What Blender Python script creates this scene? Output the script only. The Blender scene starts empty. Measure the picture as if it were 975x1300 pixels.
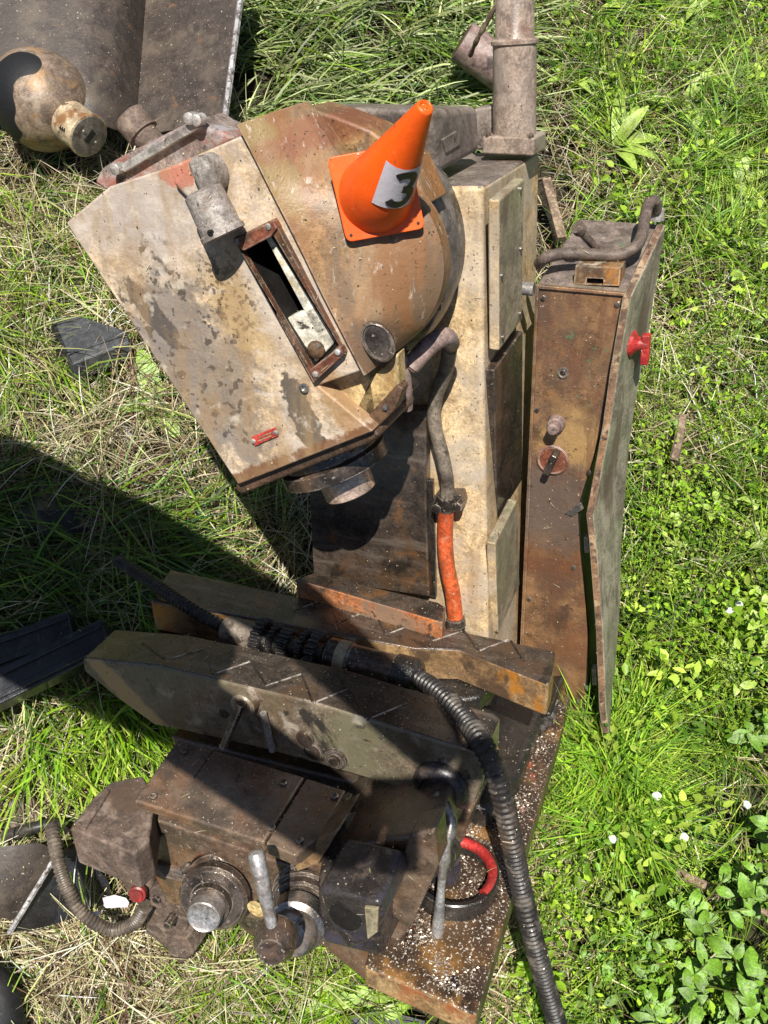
import bpy, bmesh, math, random
import numpy as np
from mathutils import Vector, Matrix
from mathutils.bvhtree import BVHTree

random.seed(7); RNG = np.random.default_rng(11)
scene = bpy.context.scene
COL = scene.collection
R = math.radians

# ------------------------------------------------------------------ camera, sky, sun
K = 0.85                      # size of the place (metres per working unit)
FOC, CX, CY = 1200.0, 487.5, 650.0
PITCH = R(68)
HCAM = 2.52 * K
CAM_POS = Vector((0, 0, HCAM))
RIGHT = Vector((1, 0, 0))
INTO = Vector((0, math.cos(PITCH), -math.sin(PITCH)))
DOWN = Vector((0, -math.sin(PITCH), -math.cos(PITCH)))

cam_data = bpy.data.cameras.new('camera')
cam = bpy.data.objects.new('camera', cam_data); COL.objects.link(cam)
cam_data.sensor_fit = 'VERTICAL'; cam_data.sensor_height = 36.0
cam_data.lens = 36.0 * FOC / 1300.0
cam_data.clip_start = 0.02; cam_data.clip_end = 300
cam.location = CAM_POS
cam.rotation_euler = (R(90) - PITCH, 0, 0)
scene.camera = cam

def cw(v):                    # camera-frame (right, down, into) -> world direction
    return RIGHT * v[0] + DOWN * v[1] + INTO * v[2]

SUN_DIR = cw((0.035, 0.29, 0.955)).normalized()          # direction the light travels
S = -SUN_DIR
SUN_EL = math.asin(S.z); SUN_AZ = math.atan2(S.x, S.y)
world = bpy.data.worlds.new('World'); scene.world = world; world.use_nodes = True
wn = world.node_tree
sky = wn.nodes.new('ShaderNodeTexSky'); sky.sky_type = 'NISHITA'; sky.sun_disc = False
sky.sun_elevation = SUN_EL; sky.sun_rotation = SUN_AZ
bg = wn.nodes['Background']; bg.inputs['Strength'].default_value = 0.05
wn.links.new(sky.outputs[0], bg.inputs['Color'])
sl = bpy.data.lights.new('sun', 'SUN'); sl.energy = 5.0; sl.angle = R(0.5); sl.color = (1.0, 0.95, 0.87)
sun = bpy.data.objects.new('sun', sl); COL.objects.link(sun); sun.location = (0, 0, 8)
sun.rotation_euler = SUN_DIR.to_track_quat('-Z', 'Y').to_euler()
scene.view_settings.view_transform = 'Standard'; scene.view_settings.look = 'None'
scene.view_settings.exposure = 0.52; scene.view_settings.gamma = 1

# ------------------------------------------------------------------ frames
def unit(v): return Vector(v).normalized()
_F = -unit((1050 - CX, -30 - CY, FOC)); _U = Vector((-.034, -.85, -.525)); _U = unit(_U - _F * _U.dot(_F)); _X = _U.cross(_F)
XW, UW, FW = cw(_X), cw(_U), cw(_F)          # machine axes: right, along the column, out of its front
def ray(px, py): return cw(((px - CX) / FOC, (py - CY) / FOC, 1.0))
O_W = CAM_POS + ray(612, 500) * (1.9 * K)
_d = CAM_POS - O_W
CAM_M = Vector((_d.dot(XW), _d.dot(UW), _d.dot(FW)))
def pm(px, py, ax, val):                      # sight line met with a plane of the machine's own frame
    r = ray(px, py); r = Vector((r.dot(XW), r.dot(UW), r.dot(FW)))
    i = 'xuf'.index(ax); t = (val * K - CAM_M[i]) / r[i]
    return CAM_M + r * t
def pf(px, py, f): return pm(px, py, 'f', f)
def pu(px, py, u): return pm(px, py, 'u', u)
def pxx(px, py, x): return pm(px, py, 'x', x)
def mw(p): return O_W + XW * p[0] + UW * p[1] + FW * p[2]
def pw(px, py, z=0.0):
    r = ray(px, py); return CAM_POS + r * ((z - HCAM) / r.z)
def wpx(p):
    d = Vector(p) - CAM_POS; z = d.dot(INTO)
    return (CX + FOC * d.dot(RIGHT) / z, CY + FOC * d.dot(DOWN) / z)
AX, AU, AF = Vector((1, 0, 0)), Vector((0, 1, 0)), Vector((0, 0, 1))
BASE_OFF = Vector((-0.15 * K, -0.92 * K, 0.15 * K))
MROT = Matrix((XW, UW, FW)).transposed().to_4x4()
MMAT = Matrix.Translation(mw(BASE_OFF)) @ MROT

# ------------------------------------------------------------------ materials
def nd(t, kind, **kw):
    n = t.nodes.new(kind)
    for k, v in kw.items():
        if hasattr(n, k): setattr(n, k, v)
        else: n.inputs[k].default_value = v
    return n
def rgb(c): return (c[0], c[1], c[2], 1.0)
def mixc(t, fac, a, b):
    m = t.nodes.new('ShaderNodeMix'); m.data_type = 'RGBA'
    t.links.new(fac, m.inputs[0])
    for s, v in ((6, a), (7, b)):
        if isinstance(v, tuple): m.inputs[s].default_value = v
        else: t.links.new(v, m.inputs[s])
    return m.outputs[2]
def mixf(t, fac, a, b):
    m = t.nodes.new('ShaderNodeMix'); m.data_type = 'FLOAT'
    t.links.new(fac, m.inputs[0])
    for s, v in ((2, a), (3, b)):
        if isinstance(v, (int, float)): m.inputs[s].default_value = v
        else: t.links.new(v, m.inputs[s])
    return m.outputs[0]
def mathn(t, op, a, b=None, clamp=False):
    m = t.nodes.new('ShaderNodeMath'); m.operation = op; m.use_clamp = clamp
    for s, v in ((0, a), (1, b)):
        if v is None: continue
        if isinstance(v, (int, float)): m.inputs[s].default_value = v
        else: t.links.new(v, m.inputs[s])
    return m.outputs[0]
def ramp01(t, v, lo, hi):
    m = t.nodes.new('ShaderNodeMapRange'); m.interpolation_type = 'SMOOTHSTEP'
    t.links.new(v, m.inputs[0]); m.inputs[1].default_value = lo; m.inputs[2].default_value = hi
    return m.outputs[0]
def noise(t, co, s, d=4, r=.6, off=0.0, st=None, rot=None, dist=0.0):
    mp = t.nodes.new('ShaderNodeMapping'); t.links.new(co, mp.inputs[0])
    mp.inputs[1].default_value = (off, off * 1.7, -off * .6)
    if rot: mp.inputs[2].default_value = rot
    if st: mp.inputs[3].default_value = st
    n = nd(t, 'ShaderNodeTexNoise', Scale=s, Detail=d, Roughness=r, Distortion=dist)
    t.links.new(mp.outputs[0], n.inputs['Vector'])
    return n.outputs[0]

def surface(name, base, base2=None, layers=(), rough=.6, rough_var=.15, metallic=0.0, bump=.25, bump_s=70, fine=.62,
            edge=None, grain=None, spec=.5, coat=0.0):
    """procedural worn surface: layers = dicts(c, s, t, w, st, rot, d, off, rgh, met, blob=(centre, radii), amp)"""
    m = bpy.data.materials.new(name); m.use_nodes = True; t = m.node_tree
    bs = t.nodes['Principled BSDF']
    tc = t.nodes.new('ShaderNodeTexCoord'); co = tc.outputs['Object']
    off = (sum(map(ord, name)) % 97) * .37
    n_big = noise(t, co, 9, 6, .6, off); n_fine = noise(t, co, 210, 4, .8, off + 3)
    col = mixc(t, ramp01(t, n_big, .35, .65), rgb(base), rgb(base2 or tuple(.72 * c for c in base)))
    # fine tonal grain
    gr = ramp01(t, n_fine, .34, .66)
    hs = t.nodes.new('ShaderNodeHueSaturation'); t.links.new(col, hs.inputs['Color'])
    t.links.new(mathn(t, 'ADD', mathn(t, 'MULTIPLY', gr, fine), 1 - fine * .5), hs.inputs['Value']); col = hs.outputs[0]
    n_mid = noise(t, co, 27, 9, .72, off + 1.5, dist=.6)
    h2 = t.nodes.new('ShaderNodeHueSaturation'); t.links.new(col, h2.inputs['Color'])
    t.links.new(mathn(t, 'ADD', mathn(t, 'MULTIPLY', ramp01(t, n_mid, .36, .64), fine * 1.15), 1 - fine * .66), h2.inputs['Value']); col = h2.outputs[0]
    rg = mathn(t, 'ADD', mathn(t, 'MULTIPLY', n_big, rough_var * 2), rough - rough_var)
    hgt = mathn(t, 'ADD', mathn(t, 'MULTIPLY', noise(t, co, bump_s, 5, .65, off + 7), 1.0), mathn(t, 'MULTIPLY', n_fine, .35))
    met = metallic
    for i, L in enumerate(layers):
        nz = noise(t, co, L.get('s', 8), L.get('d', 5), L.get('r', .62), L.get('off', off + 11 + 5.3 * i), L.get('st'), L.get('rot'), L.get('dist', .3))
        if 'blob' in L:
            c, rad = L['blob']
            c = Vector(c) - BASE_OFF if L.get('mach', True) else Vector(c)
            vs = t.nodes.new('ShaderNodeMapping'); vs.vector_type = 'POINT'
            sb = t.nodes.new('ShaderNodeVectorMath'); sb.operation = 'SUBTRACT'; t.links.new(co, sb.inputs[0]); sb.inputs[1].default_value = c
            if 'brot' in L:
                rt = t.nodes.new('ShaderNodeVectorRotate'); rt.rotation_type = 'Z_AXIS'; t.links.new(sb.outputs[0], rt.inputs['Vector']); rt.inputs['Angle'].default_value = L['brot']; o = rt.outputs[0]
            else: o = sb.outputs[0]
            dv = t.nodes.new('ShaderNodeVectorMath'); dv.operation = 'DIVIDE'; t.links.new(o, dv.inputs[0]); dv.inputs[1].default_value = rad
            ln = t.nodes.new('ShaderNodeVectorMath'); ln.operation = 'LENGTH'; t.links.new(dv.outputs[0], ln.inputs[0])
            v = mathn(t, 'SUBTRACT', mathn(t, 'MULTIPLY', nz, L.get('amp', 1.6)), ln.outputs['Value'])
            a = L.get('t', -.2); w = L.get('w', .05)
            fac = ramp01(t, v, a - w, a + w)
            if 'spots' in L:
                ss, st_ = L['spots']; n2 = noise(t, co, ss, 2, .5, off + 31)
                fac = mathn(t, 'MULTIPLY', fac, ramp01(t, n2, st_ - .03, st_ + .03))
        else:
            fac = ramp01(t, nz, L['t'] - L.get('w', .04), L['t'] + L.get('w', .04))
        fac = mathn(t, 'MULTIPLY', fac, L.get('a', 1.0))
        col = mixc(t, fac, col, rgb(L['c']))
        if 'rgh' in L: rg = mixf(t, fac, rg, L['rgh'])
        if 'met' in L: met = mixf(t, fac, met, L['met'])
        if 'h' in L: hgt = mathn(t, 'ADD', hgt, mathn(t, 'MULTIPLY', fac, L['h']))
    if edge:
        ec, ea, er = edge
        bv = t.nodes.new('ShaderNodeBevel'); bv.samples = 4; bv.inputs[0].default_value = er
        ge = t.nodes.new('ShaderNodeNewGeometry')
        dt = t.nodes.new('ShaderNodeVectorMath'); dt.operation = 'DOT_PRODUCT'
        t.links.new(bv.outputs[0], dt.inputs[0]); t.links.new(ge.outputs['Normal'], dt.inputs[1])
        e = ramp01(t, dt.outputs['Value'], .985, .86)
        e = mathn(t, 'MULTIPLY', mathn(t, 'MULTIPLY', e, ramp01(t, noise(t, co, 35, 4, .7, off + 21), .38, .6)), ea)
        col = mixc(t, e, col, rgb(ec))
    t.links.new(col, bs.inputs['Base Color']); t.links.new(rg, bs.inputs['Roughness'])
    if isinstance(met, (int, float)): bs.inputs['Metallic'].default_value = met
    else: t.links.new(met, bs.inputs['Metallic'])
    bs.inputs['Specular IOR Level'].default_value = spec
    if coat: bs.inputs['Coat Weight'].default_value = coat; bs.inputs['Coat Roughness'].default_value = .25
    bp = t.nodes.new('ShaderNodeBump'); bp.inputs['Strength'].default_value = bump; bp.inputs['Distance'].default_value = .004
    t.links.new(hgt, bp.inputs['Height']); t.links.new(bp.outputs[0], bs.inputs['Normal'])
    return m

RUST = (.20, .075, .025); RUSTD = (.085, .04, .022); OIL = (.018, .014, .011); STRAW = (.42, .33, .17)
H_ROT = (0, 0, R(-32))
hc = lambda x, y, f=.36: tuple(pf(x, y, f))
M = {}
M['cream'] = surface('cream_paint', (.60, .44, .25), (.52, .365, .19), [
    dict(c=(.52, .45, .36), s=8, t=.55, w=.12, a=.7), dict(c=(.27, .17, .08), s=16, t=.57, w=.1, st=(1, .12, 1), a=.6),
    dict(c=(.40, .33, .26), s=14, t=.56, w=.12, a=.6), dict(c=RUST, s=7, t=.66, w=.06, a=.7), dict(c=(.08, .055, .035), s=150, t=.685, w=.03, d=2, a=.8),
    dict(c=(.10, .07, .05), s=30, t=.70, w=.03, st=(1, .25, 1)), dict(c=(.05, .16, .09), s=26, t=.80, w=.02)],
    rough=.55, bump=.3, edge=((.2, .13, .07), .8, .006))
M['head'] = surface('head_paint', (.60, .46, .31), (.54, .40, .25), [
    dict(c=(.49, .425, .37), s=6, t=.5, w=.12, a=.8),
    dict(c=(.42, .37, .34), blob=(hc(190, 270), (.13, .10, .2)), s=22, amp=1.2, t=-.2, w=.5, a=.75),
    dict(c=(.43, .30, .145), blob=(hc(300, 400), (.05, .10, .2)), s=14, amp=1.4, t=-.1, w=.35, brot=R(-32), a=.8),
    dict(c=(.62, .56, .5), s=60, t=.6, w=.1, st=(.25, 1, 1), rot=(0, 0, R(60)), a=.55),
    dict(c=(.17, .145, .13), blob=(hc(258, 468), (.078, .155, .3)), s=34, amp=2.0, t=-.05, w=.22, brot=R(-32), d=9, a=.75, rgh=.42),
    dict(c=(.075, .06, .05), blob=(hc(235, 440), (.09, .16, .3)), s=24, amp=1.3, t=-.35, w=.12, brot=R(-32), d=4, spots=(70, .60), a=.85, rgh=.35),
    dict(c=(.09, .075, .065), blob=(hc(195, 400), (.022, .075, .2)), s=50, amp=1.1, t=-.3, w=.05, brot=R(-42), a=.9),
    dict(c=(.085, .07, .055), blob=(hc(384, 528), (.024, .075, .3)), s=45, amp=1.6, t=-.12, w=.05, brot=R(-22), a=.92),
    dict(c=(.085, .06, .04), blob=(hc(290, 370), (.045, .085, .3)), s=16, amp=1.2, t=-.2, w=.3, brot=R(-30), spots=(150, .55), a=.9),
    dict(c=(.30, .15, .05), blob=(hc(436, 520), (.022, .10, .3)), s=40, amp=1.5, t=-.25, w=.4, brot=R(-32), a=.7),
    dict(c=(.17, .075, .03), blob=(hc(385, 584), (.30, .014, .3)), s=70, amp=1.9, t=-.3, w=.25, brot=R(-27), a=.9, d=7),
    dict(c=(.46, .12, .07), blob=(hc(232, 212), (.05, .028, .3)), s=45, amp=1.5, t=-.1, w=.12, brot=R(-27), a=.75),
    dict(c=(.10, .075, .055), s=70, t=.70, w=.03, a=.85), dict(c=(.30, .20, .11), s=18, t=.6, w=.1, a=.6), dict(c=(.34, .22, .11), s=22, t=.56, w=.1, st=(1, .15, 1), rot=H_ROT, a=.55), dict(c=(.62, .54, .44), s=30, t=.64, w=.06, a=.6)],
    rough=.55, bump=.35, edge=((.62, .52, .4), .6, .005))
M['brown'] = surface('brown_paint', (.30, .18, .08), (.20, .11, .046), [
    dict(c=(.30, .11, .03), s=7, t=.54, w=.1, st=(1, .2, 1), rot=H_ROT, a=.7),
    dict(c=(.13, .075, .035), blob=(hc(350, 150), (.10, .05, .4)), s=24, amp=1.5, t=-.15, w=.3, brot=R(-27), a=.75),
    dict(c=(.10, .055, .03), blob=(hc(540, 390, .3), (.06, .12, .4)), s=24, amp=1.5, t=-.1, w=.3, a=.7),
    dict(c=(.36, .26, .16), blob=(hc(500, 360, .3), (.06, .07, .4)), s=30, amp=1.8, t=-.15, w=.4, a=.5),
    dict(c=(.34, .235, .14), s=9, t=.56, w=.10, st=(1, .3, 1), rot=H_ROT, a=.7),
    dict(c=(.21, .09, .03), s=10, t=.55, w=.09, st=(1, .22, 1), rot=H_ROT, a=.8),
    dict(c=(.14, .10, .065), s=26, t=.56, w=.07, st=(1, .16, 1), rot=H_ROT, a=.7),
    dict(c=(.26, .20, .07), blob=(hc(330, 190), (.02, .12, .3)), s=30, amp=1.5, t=-.2, w=.3, brot=R(-32), a=.5),
    dict(c=(.20, .05, .025), blob=(hc(420, 150), (.12, .03, .4)), s=20, amp=1.3, t=-.3, w=.2, brot=R(-27), a=.5),
    dict(c=(.09, .06, .04), blob=(hc(480, 430, .3), (.07, .06, .3)), s=22, amp=1.3, t=-.1, w=.3, a=.7),
    dict(c=(.52, .44, .36), s=90, t=.66, w=.06, st=(1, .3, 1), rot=H_ROT, a=.7), dict(c=(.05, .035, .02), s=160, t=.67, w=.03, d=2, a=.8)],
    rough=.48, bump=.3, edge=((.5, .4, .3), .5, .004))
M['tan'] = surface('tan_paint', (.50, .37, .19), (.44, .31, .14), [
    dict(c=(.35, .13, .02), s=10, t=.54, w=.09, st=(1, .35, 1), rot=H_ROT, a=.9),
    dict(c=(.13, .075, .03), s=16, t=.61, w=.05, a=.8), dict(c=(.05, .03, .02), s=130, t=.68, w=.03, d=2)], rough=.5, bump=.25, edge=((.12, .07, .04), .9, .005))
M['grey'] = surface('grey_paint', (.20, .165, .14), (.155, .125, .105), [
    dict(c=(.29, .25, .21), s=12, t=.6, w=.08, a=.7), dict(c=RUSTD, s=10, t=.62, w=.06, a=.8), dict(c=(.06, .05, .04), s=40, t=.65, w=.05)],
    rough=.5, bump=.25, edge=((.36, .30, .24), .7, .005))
M['panel'] = surface('panel_paint', (.31, .265, .18), (.26, .22, .15), [  # darker than the column front, grazing sunlight put into the colour
    dict(c=(.22, .215, .12), s=7, t=.55, w=.12, a=.6), dict(c=(.16, .115, .08), s=12, t=.64, w=.07, st=(1, .3, 1), a=.8), dict(c=(.05, .04, .03), s=120, t=.69, w=.03, d=2)],
    rough=.45, bump=.18, edge=((.5, .36, .17), .9, .005))
M['cabinet'] = surface('cabinet_rust', (.195, .108, .052), (.13, .07, .036), [
    dict(c=(.06, .038, .026), s=20, t=.56, w=.1, st=(1, .12, 1), a=.7, rgh=.2),
    dict(c=(.25, .13, .05), s=22, t=.6, w=.08, a=.6),
    dict(c=(.28, .155, .07), s=16, t=.53, w=.12, a=.75), dict(c=(.15, .06, .028), s=7, t=.57, w=.09, a=.7), dict(c=(.085, .055, .04), s=9, t=.54, w=.12, a=.75),
    dict(c=(.44, .28, .11), blob=(tuple(pf(735, 560, -.2)), (.06, .05, .2)), s=40, amp=1.9, t=-.15, w=.5, a=.6, d=8),
    dict(c=(.11, .085, .07), blob=(tuple(pf(700, 640, -.2)), (.10, .08, .2)), s=25, amp=1.8, t=-.2, w=.5, a=.75, d=8),
    dict(c=(.06, .18, .09), blob=(tuple(pf(745, 470, -.2)), (.08, .10, .2)), s=38, amp=1.2, t=-.3, w=.12, spots=(70, .68), a=.6),
    dict(c=(.12, .055, .03), s=30, t=.6, w=.06, st=(1, .2, 1), a=.6),
    dict(c=(.5, .42, .32), s=190, t=.71, w=.02, d=2, a=.8), dict(c=(.04, .022, .015), s=85, t=.66, w=.03, a=.8)],
    rough=.33, bump=.5, edge=((.5, .36, .24), .9, .004), coat=.25)
M['cabtop'] = surface('cabinet_top_grime', (.15, .115, .105), (.19, .15, .125), [
    dict(c=(.27, .25, .16), s=9, t=.6, w=.1, a=.7), dict(c=(.07, .05, .04), s=14, t=.6, w=.06, a=.7), dict(c=(.08, .15, .08), s=20, t=.7, w=.03, a=.7)], rough=.6, bump=.3)
M['door'] = surface('door_paint', (.25, .225, .165), (.19, .165, .12), [
    dict(c=(.16, .19, .10), s=8, t=.55, w=.1, a=.5), dict(c=(.33, .30, .22), s=26, t=.58, w=.07, st=(1, .2, 1), a=.7), dict(c=(.09, .06, .04), s=18, t=.6, w=.07, st=(1, .2, 1), a=.8)],
    rough=.55, bump=.3)
M['rustedge'] = surface('rust_edge', (.24, .13, .065), (.12, .07, .045), [
    dict(c=(.40, .28, .17), s=40, t=.58, w=.06, a=.8), dict(c=(.05, .03, .02), s=50, t=.6, w=.05)], rough=.7, bump=.5)
M['way'] = surface('slideway_steel', (.085, .063, .047), (.05, .038, .03), [
    dict(c=(.20, .09, .025), s=13, t=.63, w=.06, a=.7),
    dict(c=(.19, .15, .12), s=40, t=.6, w=.1, st=(.15, 1, 1), a=.6), dict(c=(.11, .06, .03), s=9, t=.58, w=.08, a=.8), dict(c=OIL, s=12, t=.6, w=.05, a=.8, rgh=.25),
    dict(c=(.3, .25, .2), s=180, t=.71, w=.02, d=2)], rough=.2, bump=.25, edge=((.45, .37, .28), .9, .004), metallic=.2, coat=.5)
M['wayface'] = surface('rusty_yellow_face', (.30, .19, .09), (.19, .115, .06), [
    dict(c=(.46, .18, .02), s=11, t=.56, w=.06, st=(1, .5, 1), a=.9), dict(c=(.58, .52, .42), s=12, t=.66, w=.04, a=.9), dict(c=(.07, .045, .03), s=15, t=.56, w=.06, a=.85),
    dict(c=(.50, .42, .2), s=14, t=.69, w=.02, a=.9)], rough=.35, bump=.35, edge=((.55, .45, .32), .9, .006))
M['slab'] = surface('saddle_grey_paint', (.20, .16, .115), (.145, .112, .078), [
    dict(c=(.10, .06, .03), s=16, t=.57, w=.08, st=(1, .4, 1), a=.7, rgh=.25),
    dict(c=(.15, .14, .085), s=7, t=.54, w=.09, a=.8), dict(c=(.42, .37, .3), s=20, t=.63, w=.06, a=.6), dict(c=(.13, .07, .035), s=8, t=.62, w=.05, a=.85),
    dict(c=(.03, .026, .022), s=10, t=.625, w=.03, a=.95, rgh=.3), dict(c=(.04, .032, .025), s=80, t=.655, w=.03, a=.9),
    dict(c=(.45, .30, .14), blob=(tuple(pf(150, 885, .5)), (.13, .022, .3)), s=30, amp=1.4, t=-.25, w=.25, brot=R(45), a=.95)],
    rough=.3, bump=.4, edge=((.58, .48, .36), .9, .006), coat=.2)
M['knee'] = surface('knee_brown', (.145, .097, .066), (.095, .064, .045), [
    dict(c=(.22, .10, .035), s=6, t=.58, w=.1, a=.6),
    dict(c=(.21, .15, .105), s=20, t=.56, w=.1, a=.7), dict(c=(.14, .07, .035), s=9, t=.6, w=.07, a=.6), dict(c=(.055, .045, .035), s=11, t=.58, w=.07, a=.75, rgh=.3),
    dict(c=(.36, .28, .2), s=170, t=.70, w=.02, d=2, a=.9), dict(c=(.035, .025, .018), s=70, t=.66, w=.03, a=.8)],
    rough=.27, bump=.4, edge=((.62, .46, .32), 1.0, .006), coat=.6)
M['castgrey'] = surface('rough_casting', (.15, .105, .08), (.10, .072, .056), [
    dict(c=(.30, .23, .18), s=30, t=.58, w=.08, a=.7), dict(c=(.09, .055, .035), s=16, t=.57, w=.07, a=.85), dict(c=(.4, .12, .08), s=18, t=.74, w=.02)],
    rough=.75, bump=.7, bump_s=45, edge=((.34, .26, .2), .7, .005))
M['base'] = surface('oily_base', (.095, .056, .03), (.05, .033, .022), [
    dict(c=(.015, .011, .009), s=6, t=.55, w=.08, a=.8, rgh=.12),
    dict(c=(.32, .16, .045), s=8, t=.57, w=.08, a=.8), dict(c=(.05, .032, .022), s=10, t=.55, w=.07, a=.8, rgh=.2), dict(c=(.22, .06, .03), s=12, t=.66, w=.04),
    dict(c=(.62, .56, .48), s=210, t=.62, w=.02, d=2, a=.9)],
    rough=.33, bump=.5, edge=((.5, .36, .22), .9, .006), coat=.2)
M['baseside'] = surface('base_olive_side', (.15, .135, .05), (.11, .085, .04), [
    dict(c=(.28, .16, .06), s=10, t=.6, w=.07, a=.8), dict(c=(.06, .045, .025), s=14, t=.58, w=.07)], rough=.5, bump=.35)
M['basefront'] = surface('base_front_paint', (.42, .29, .14), (.30, .17, .075), [
    dict(c=(.30, .09, .03), s=9, t=.57, w=.07, a=.9), dict(c=(.10, .06, .035), s=12, t=.58, w=.06)], rough=.45, bump=.35)
M['steel'] = surface('bare_steel', (.46, .43, .40), (.35, .32, .29), [
    dict(c=(.20, .13, .09), s=14, t=.60, w=.08, a=.7, met=.3), dict(c=(.09, .06, .05), s=60, t=.66, w=.04, met=.2)], rough=.3, bump=.12, metallic=.9)
M['bright'] = surface('polished_steel', (.66, .63, .60), (.55, .52, .49), [
    dict(c=(.33, .22, .15), s=12, t=.58, w=.1, a=.7)], rough=.36, rough_var=.1, bump=.12, metallic=.75)
M['copper'] = surface('spindle_nose_steel', (.78, .58, .45), (.58, .42, .32), [
    dict(c=(.2, .14, .11), s=40, t=.6, w=.06, st=(.2, 1, 1), a=.6)], rough=.34, bump=.08, metallic=.6)
M['zinc'] = surface('grey_zinc', (.42, .40, .375), (.33, .305, .285), [
    dict(c=(.17, .14, .12), s=14, t=.57, w=.08, a=.8), dict(c=(.6, .58, .55), s=45, t=.62, w=.06, a=.7), dict(c=(.10, .065, .04), s=30, t=.68, w=.04)],
    rough=.45, bump=.35, metallic=.35, edge=((.62, .6, .56), .6, .004))
M['oilsteel'] = surface('oily_steel', (.13, .10, .08), (.085, .065, .052), [
    dict(c=(.22, .13, .08), s=14, t=.6, w=.07, a=.7), dict(c=(.02, .016, .013), s=18, t=.56, w=.07, a=.8), dict(c=(.4, .35, .3), s=120, t=.68, w=.03, d=2)],
    rough=.24, bump=.35, metallic=.5, edge=((.6, .5, .4), .9, .004), coat=.3)
M['grease'] = surface('black_grease', (.016, .014, .013), (.03, .025, .021), [
    dict(c=(.06, .05, .042), s=24, t=.62, w=.08, a=.8)], rough=.2, rough_var=.1, bump=1.0, bump_s=38, coat=.5)
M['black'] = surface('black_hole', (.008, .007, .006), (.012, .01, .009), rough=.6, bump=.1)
M['darkdrum'] = surface('dark_oily_drum', (.04, .034, .032), (.028, .024, .022), [
    dict(c=(.10, .075, .06), s=45, t=.6, w=.06, a=.8), dict(c=(.06, .055, .085), s=10, t=.58, w=.08, a=.6), dict(c=(.16, .15, .10), s=12, t=.68, w=.03)], rough=.28, bump=.4, coat=.25)
M['darkring'] = surface('dark_swivel_ring', (.125, .115, .108), (.09, .082, .075), [
    dict(c=(.24, .21, .19), s=16, t=.58, w=.08, a=.8), dict(c=(.42, .36, .31), s=9, t=.66, w=.03, a=.7), dict(c=(.03, .025, .02), s=20, t=.6, w=.06)], rough=.38, bump=.25, metallic=.2)
M['redbrown'] = surface('red_primer', (.20, .065, .035), (.13, .05, .03), [
    dict(c=(.05, .035, .025), s=18, t=.58, w=.06, a=.85), dict(c=(.33, .15, .09), s=40, t=.62, w=.06, a=.7)], rough=.5, bump=.4, edge=((.55, .45, .36), .9, .004))
M['white'] = surface('flaking_white_paint', (.70, .66, .55), (.62, .57, .45), [
    dict(c=(.45, .30, .09), s=18, t=.63, w=.05, a=.8), dict(c=(.04, .03, .025), s=28, t=.605, w=.03, a=.95)], rough=.5, bump=.4)
M['orangehose'] = surface('orange_paint', (.62, .12, .035), (.50, .085, .025), [
    dict(c=(.14, .06, .03), s=16, t=.6, w=.08, a=.75), dict(c=(.55, .22, .12), s=45, t=.62, w=.06, a=.6),
    dict(c=(.20, .07, .03), s=40, t=.62, w=.05, a=.7), dict(c=(.10, .06, .04), s=90, t=.66, w=.03, a=.8)], rough=.42, bump=.3)
M['orangeledge'] = surface('orange_worn_ledge', (.42, .13, .04), (.34, .16, .075), [
    dict(c=(.22, .16, .11), s=14, t=.54, w=.08, a=.85), dict(c=(.45, .36, .2), s=16, t=.63, w=.05, a=.8), dict(c=(.08, .05, .035), s=30, t=.63, w=.04)], rough=.4, bump=.3)
M['greyhose'] = surface('grey_rubber', (.20, .165, .125), (.125, .10, .078), [
    dict(c=(.32, .27, .2), s=30, t=.6, w=.08, a=.7), dict(c=(.05, .035, .025), s=24, t=.6, w=.05)], rough=.55, bump=.35)
M['pinkpipe'] = surface('grimy_pipe', (.27, .19, .165), (.19, .13, .115), [
    dict(c=(.38, .32, .29), s=18, t=.6, w=.08, a=.7), dict(c=(.06, .045, .04), s=20, t=.62, w=.06)], rough=.5, bump=.25)
M['cable'] = surface('brown_cable', (.13, .095, .075), (.10, .075, .06), [dict(c=(.2, .16, .12), s=30, t=.62, w=.06, a=.7)], rough=.6, bump=.25)
M['conduit'] = surface('black_conduit', (.020, .018, .017), (.034, .030, .027), [dict(c=(.16, .135, .11), s=26, t=.60, w=.08, a=.7, rgh=.7), dict(c=(.12, .08, .05), s=7, t=.64, w=.08, a=.6, rgh=.6)], rough=.42, bump=.3, coat=.08, spec=.35)
M['conduit2'] = surface('brown_conduit', (.13, .105, .08), (.09, .07, .055), [dict(c=(.22, .18, .14), s=30, t=.6, w=.06, a=.7)], rough=.42, bump=.2)
M['column_pipe'] = surface('pipe_paint', (.31, .24, .19), (.25, .19, .15), [
    dict(c=(.40, .33, .28), s=10, t=.55, w=.1, a=.7), dict(c=(.16, .09, .06), s=10, t=.62, w=.06, st=(1, 1, .3), a=.7), dict(c=(.34, .14, .11), s=7, t=.67, w=.05, a=.6)], rough=.38, bump=.15)
M['flange'] = surface('flange_paint', (.30, .24, .21), (.22, .17, .15), [dict(c=(.30, .09, .06), s=14, t=.56, w=.08, a=.85), dict(c=(.38, .36, .37), s=20, t=.6, w=.06, a=.7), dict(c=(.07, .05, .04), s=26, t=.62, w=.05)], rough=.55, bump=.5)
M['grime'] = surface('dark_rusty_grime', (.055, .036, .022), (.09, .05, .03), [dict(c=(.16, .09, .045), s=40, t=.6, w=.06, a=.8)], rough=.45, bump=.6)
M['groove'] = surface('bright_oil_groove', (.52, .48, .42), (.38, .34, .29), [dict(c=(.07, .05, .04), s=50, t=.56, w=.06)], rough=.4, metallic=.2, bump=.2)
M['framerim'] = surface('greasy_rim', (.11, .055, .032), (.07, .042, .028), [dict(c=(.30, .22, .15), s=60, t=.62, w=.05, a=.8), dict(c=(.16, .06, .03), s=22, t=.57, w=.07, a=.8)], rough=.35, bump=.6, edge=((.5, .42, .32), .8, .004))
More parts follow.
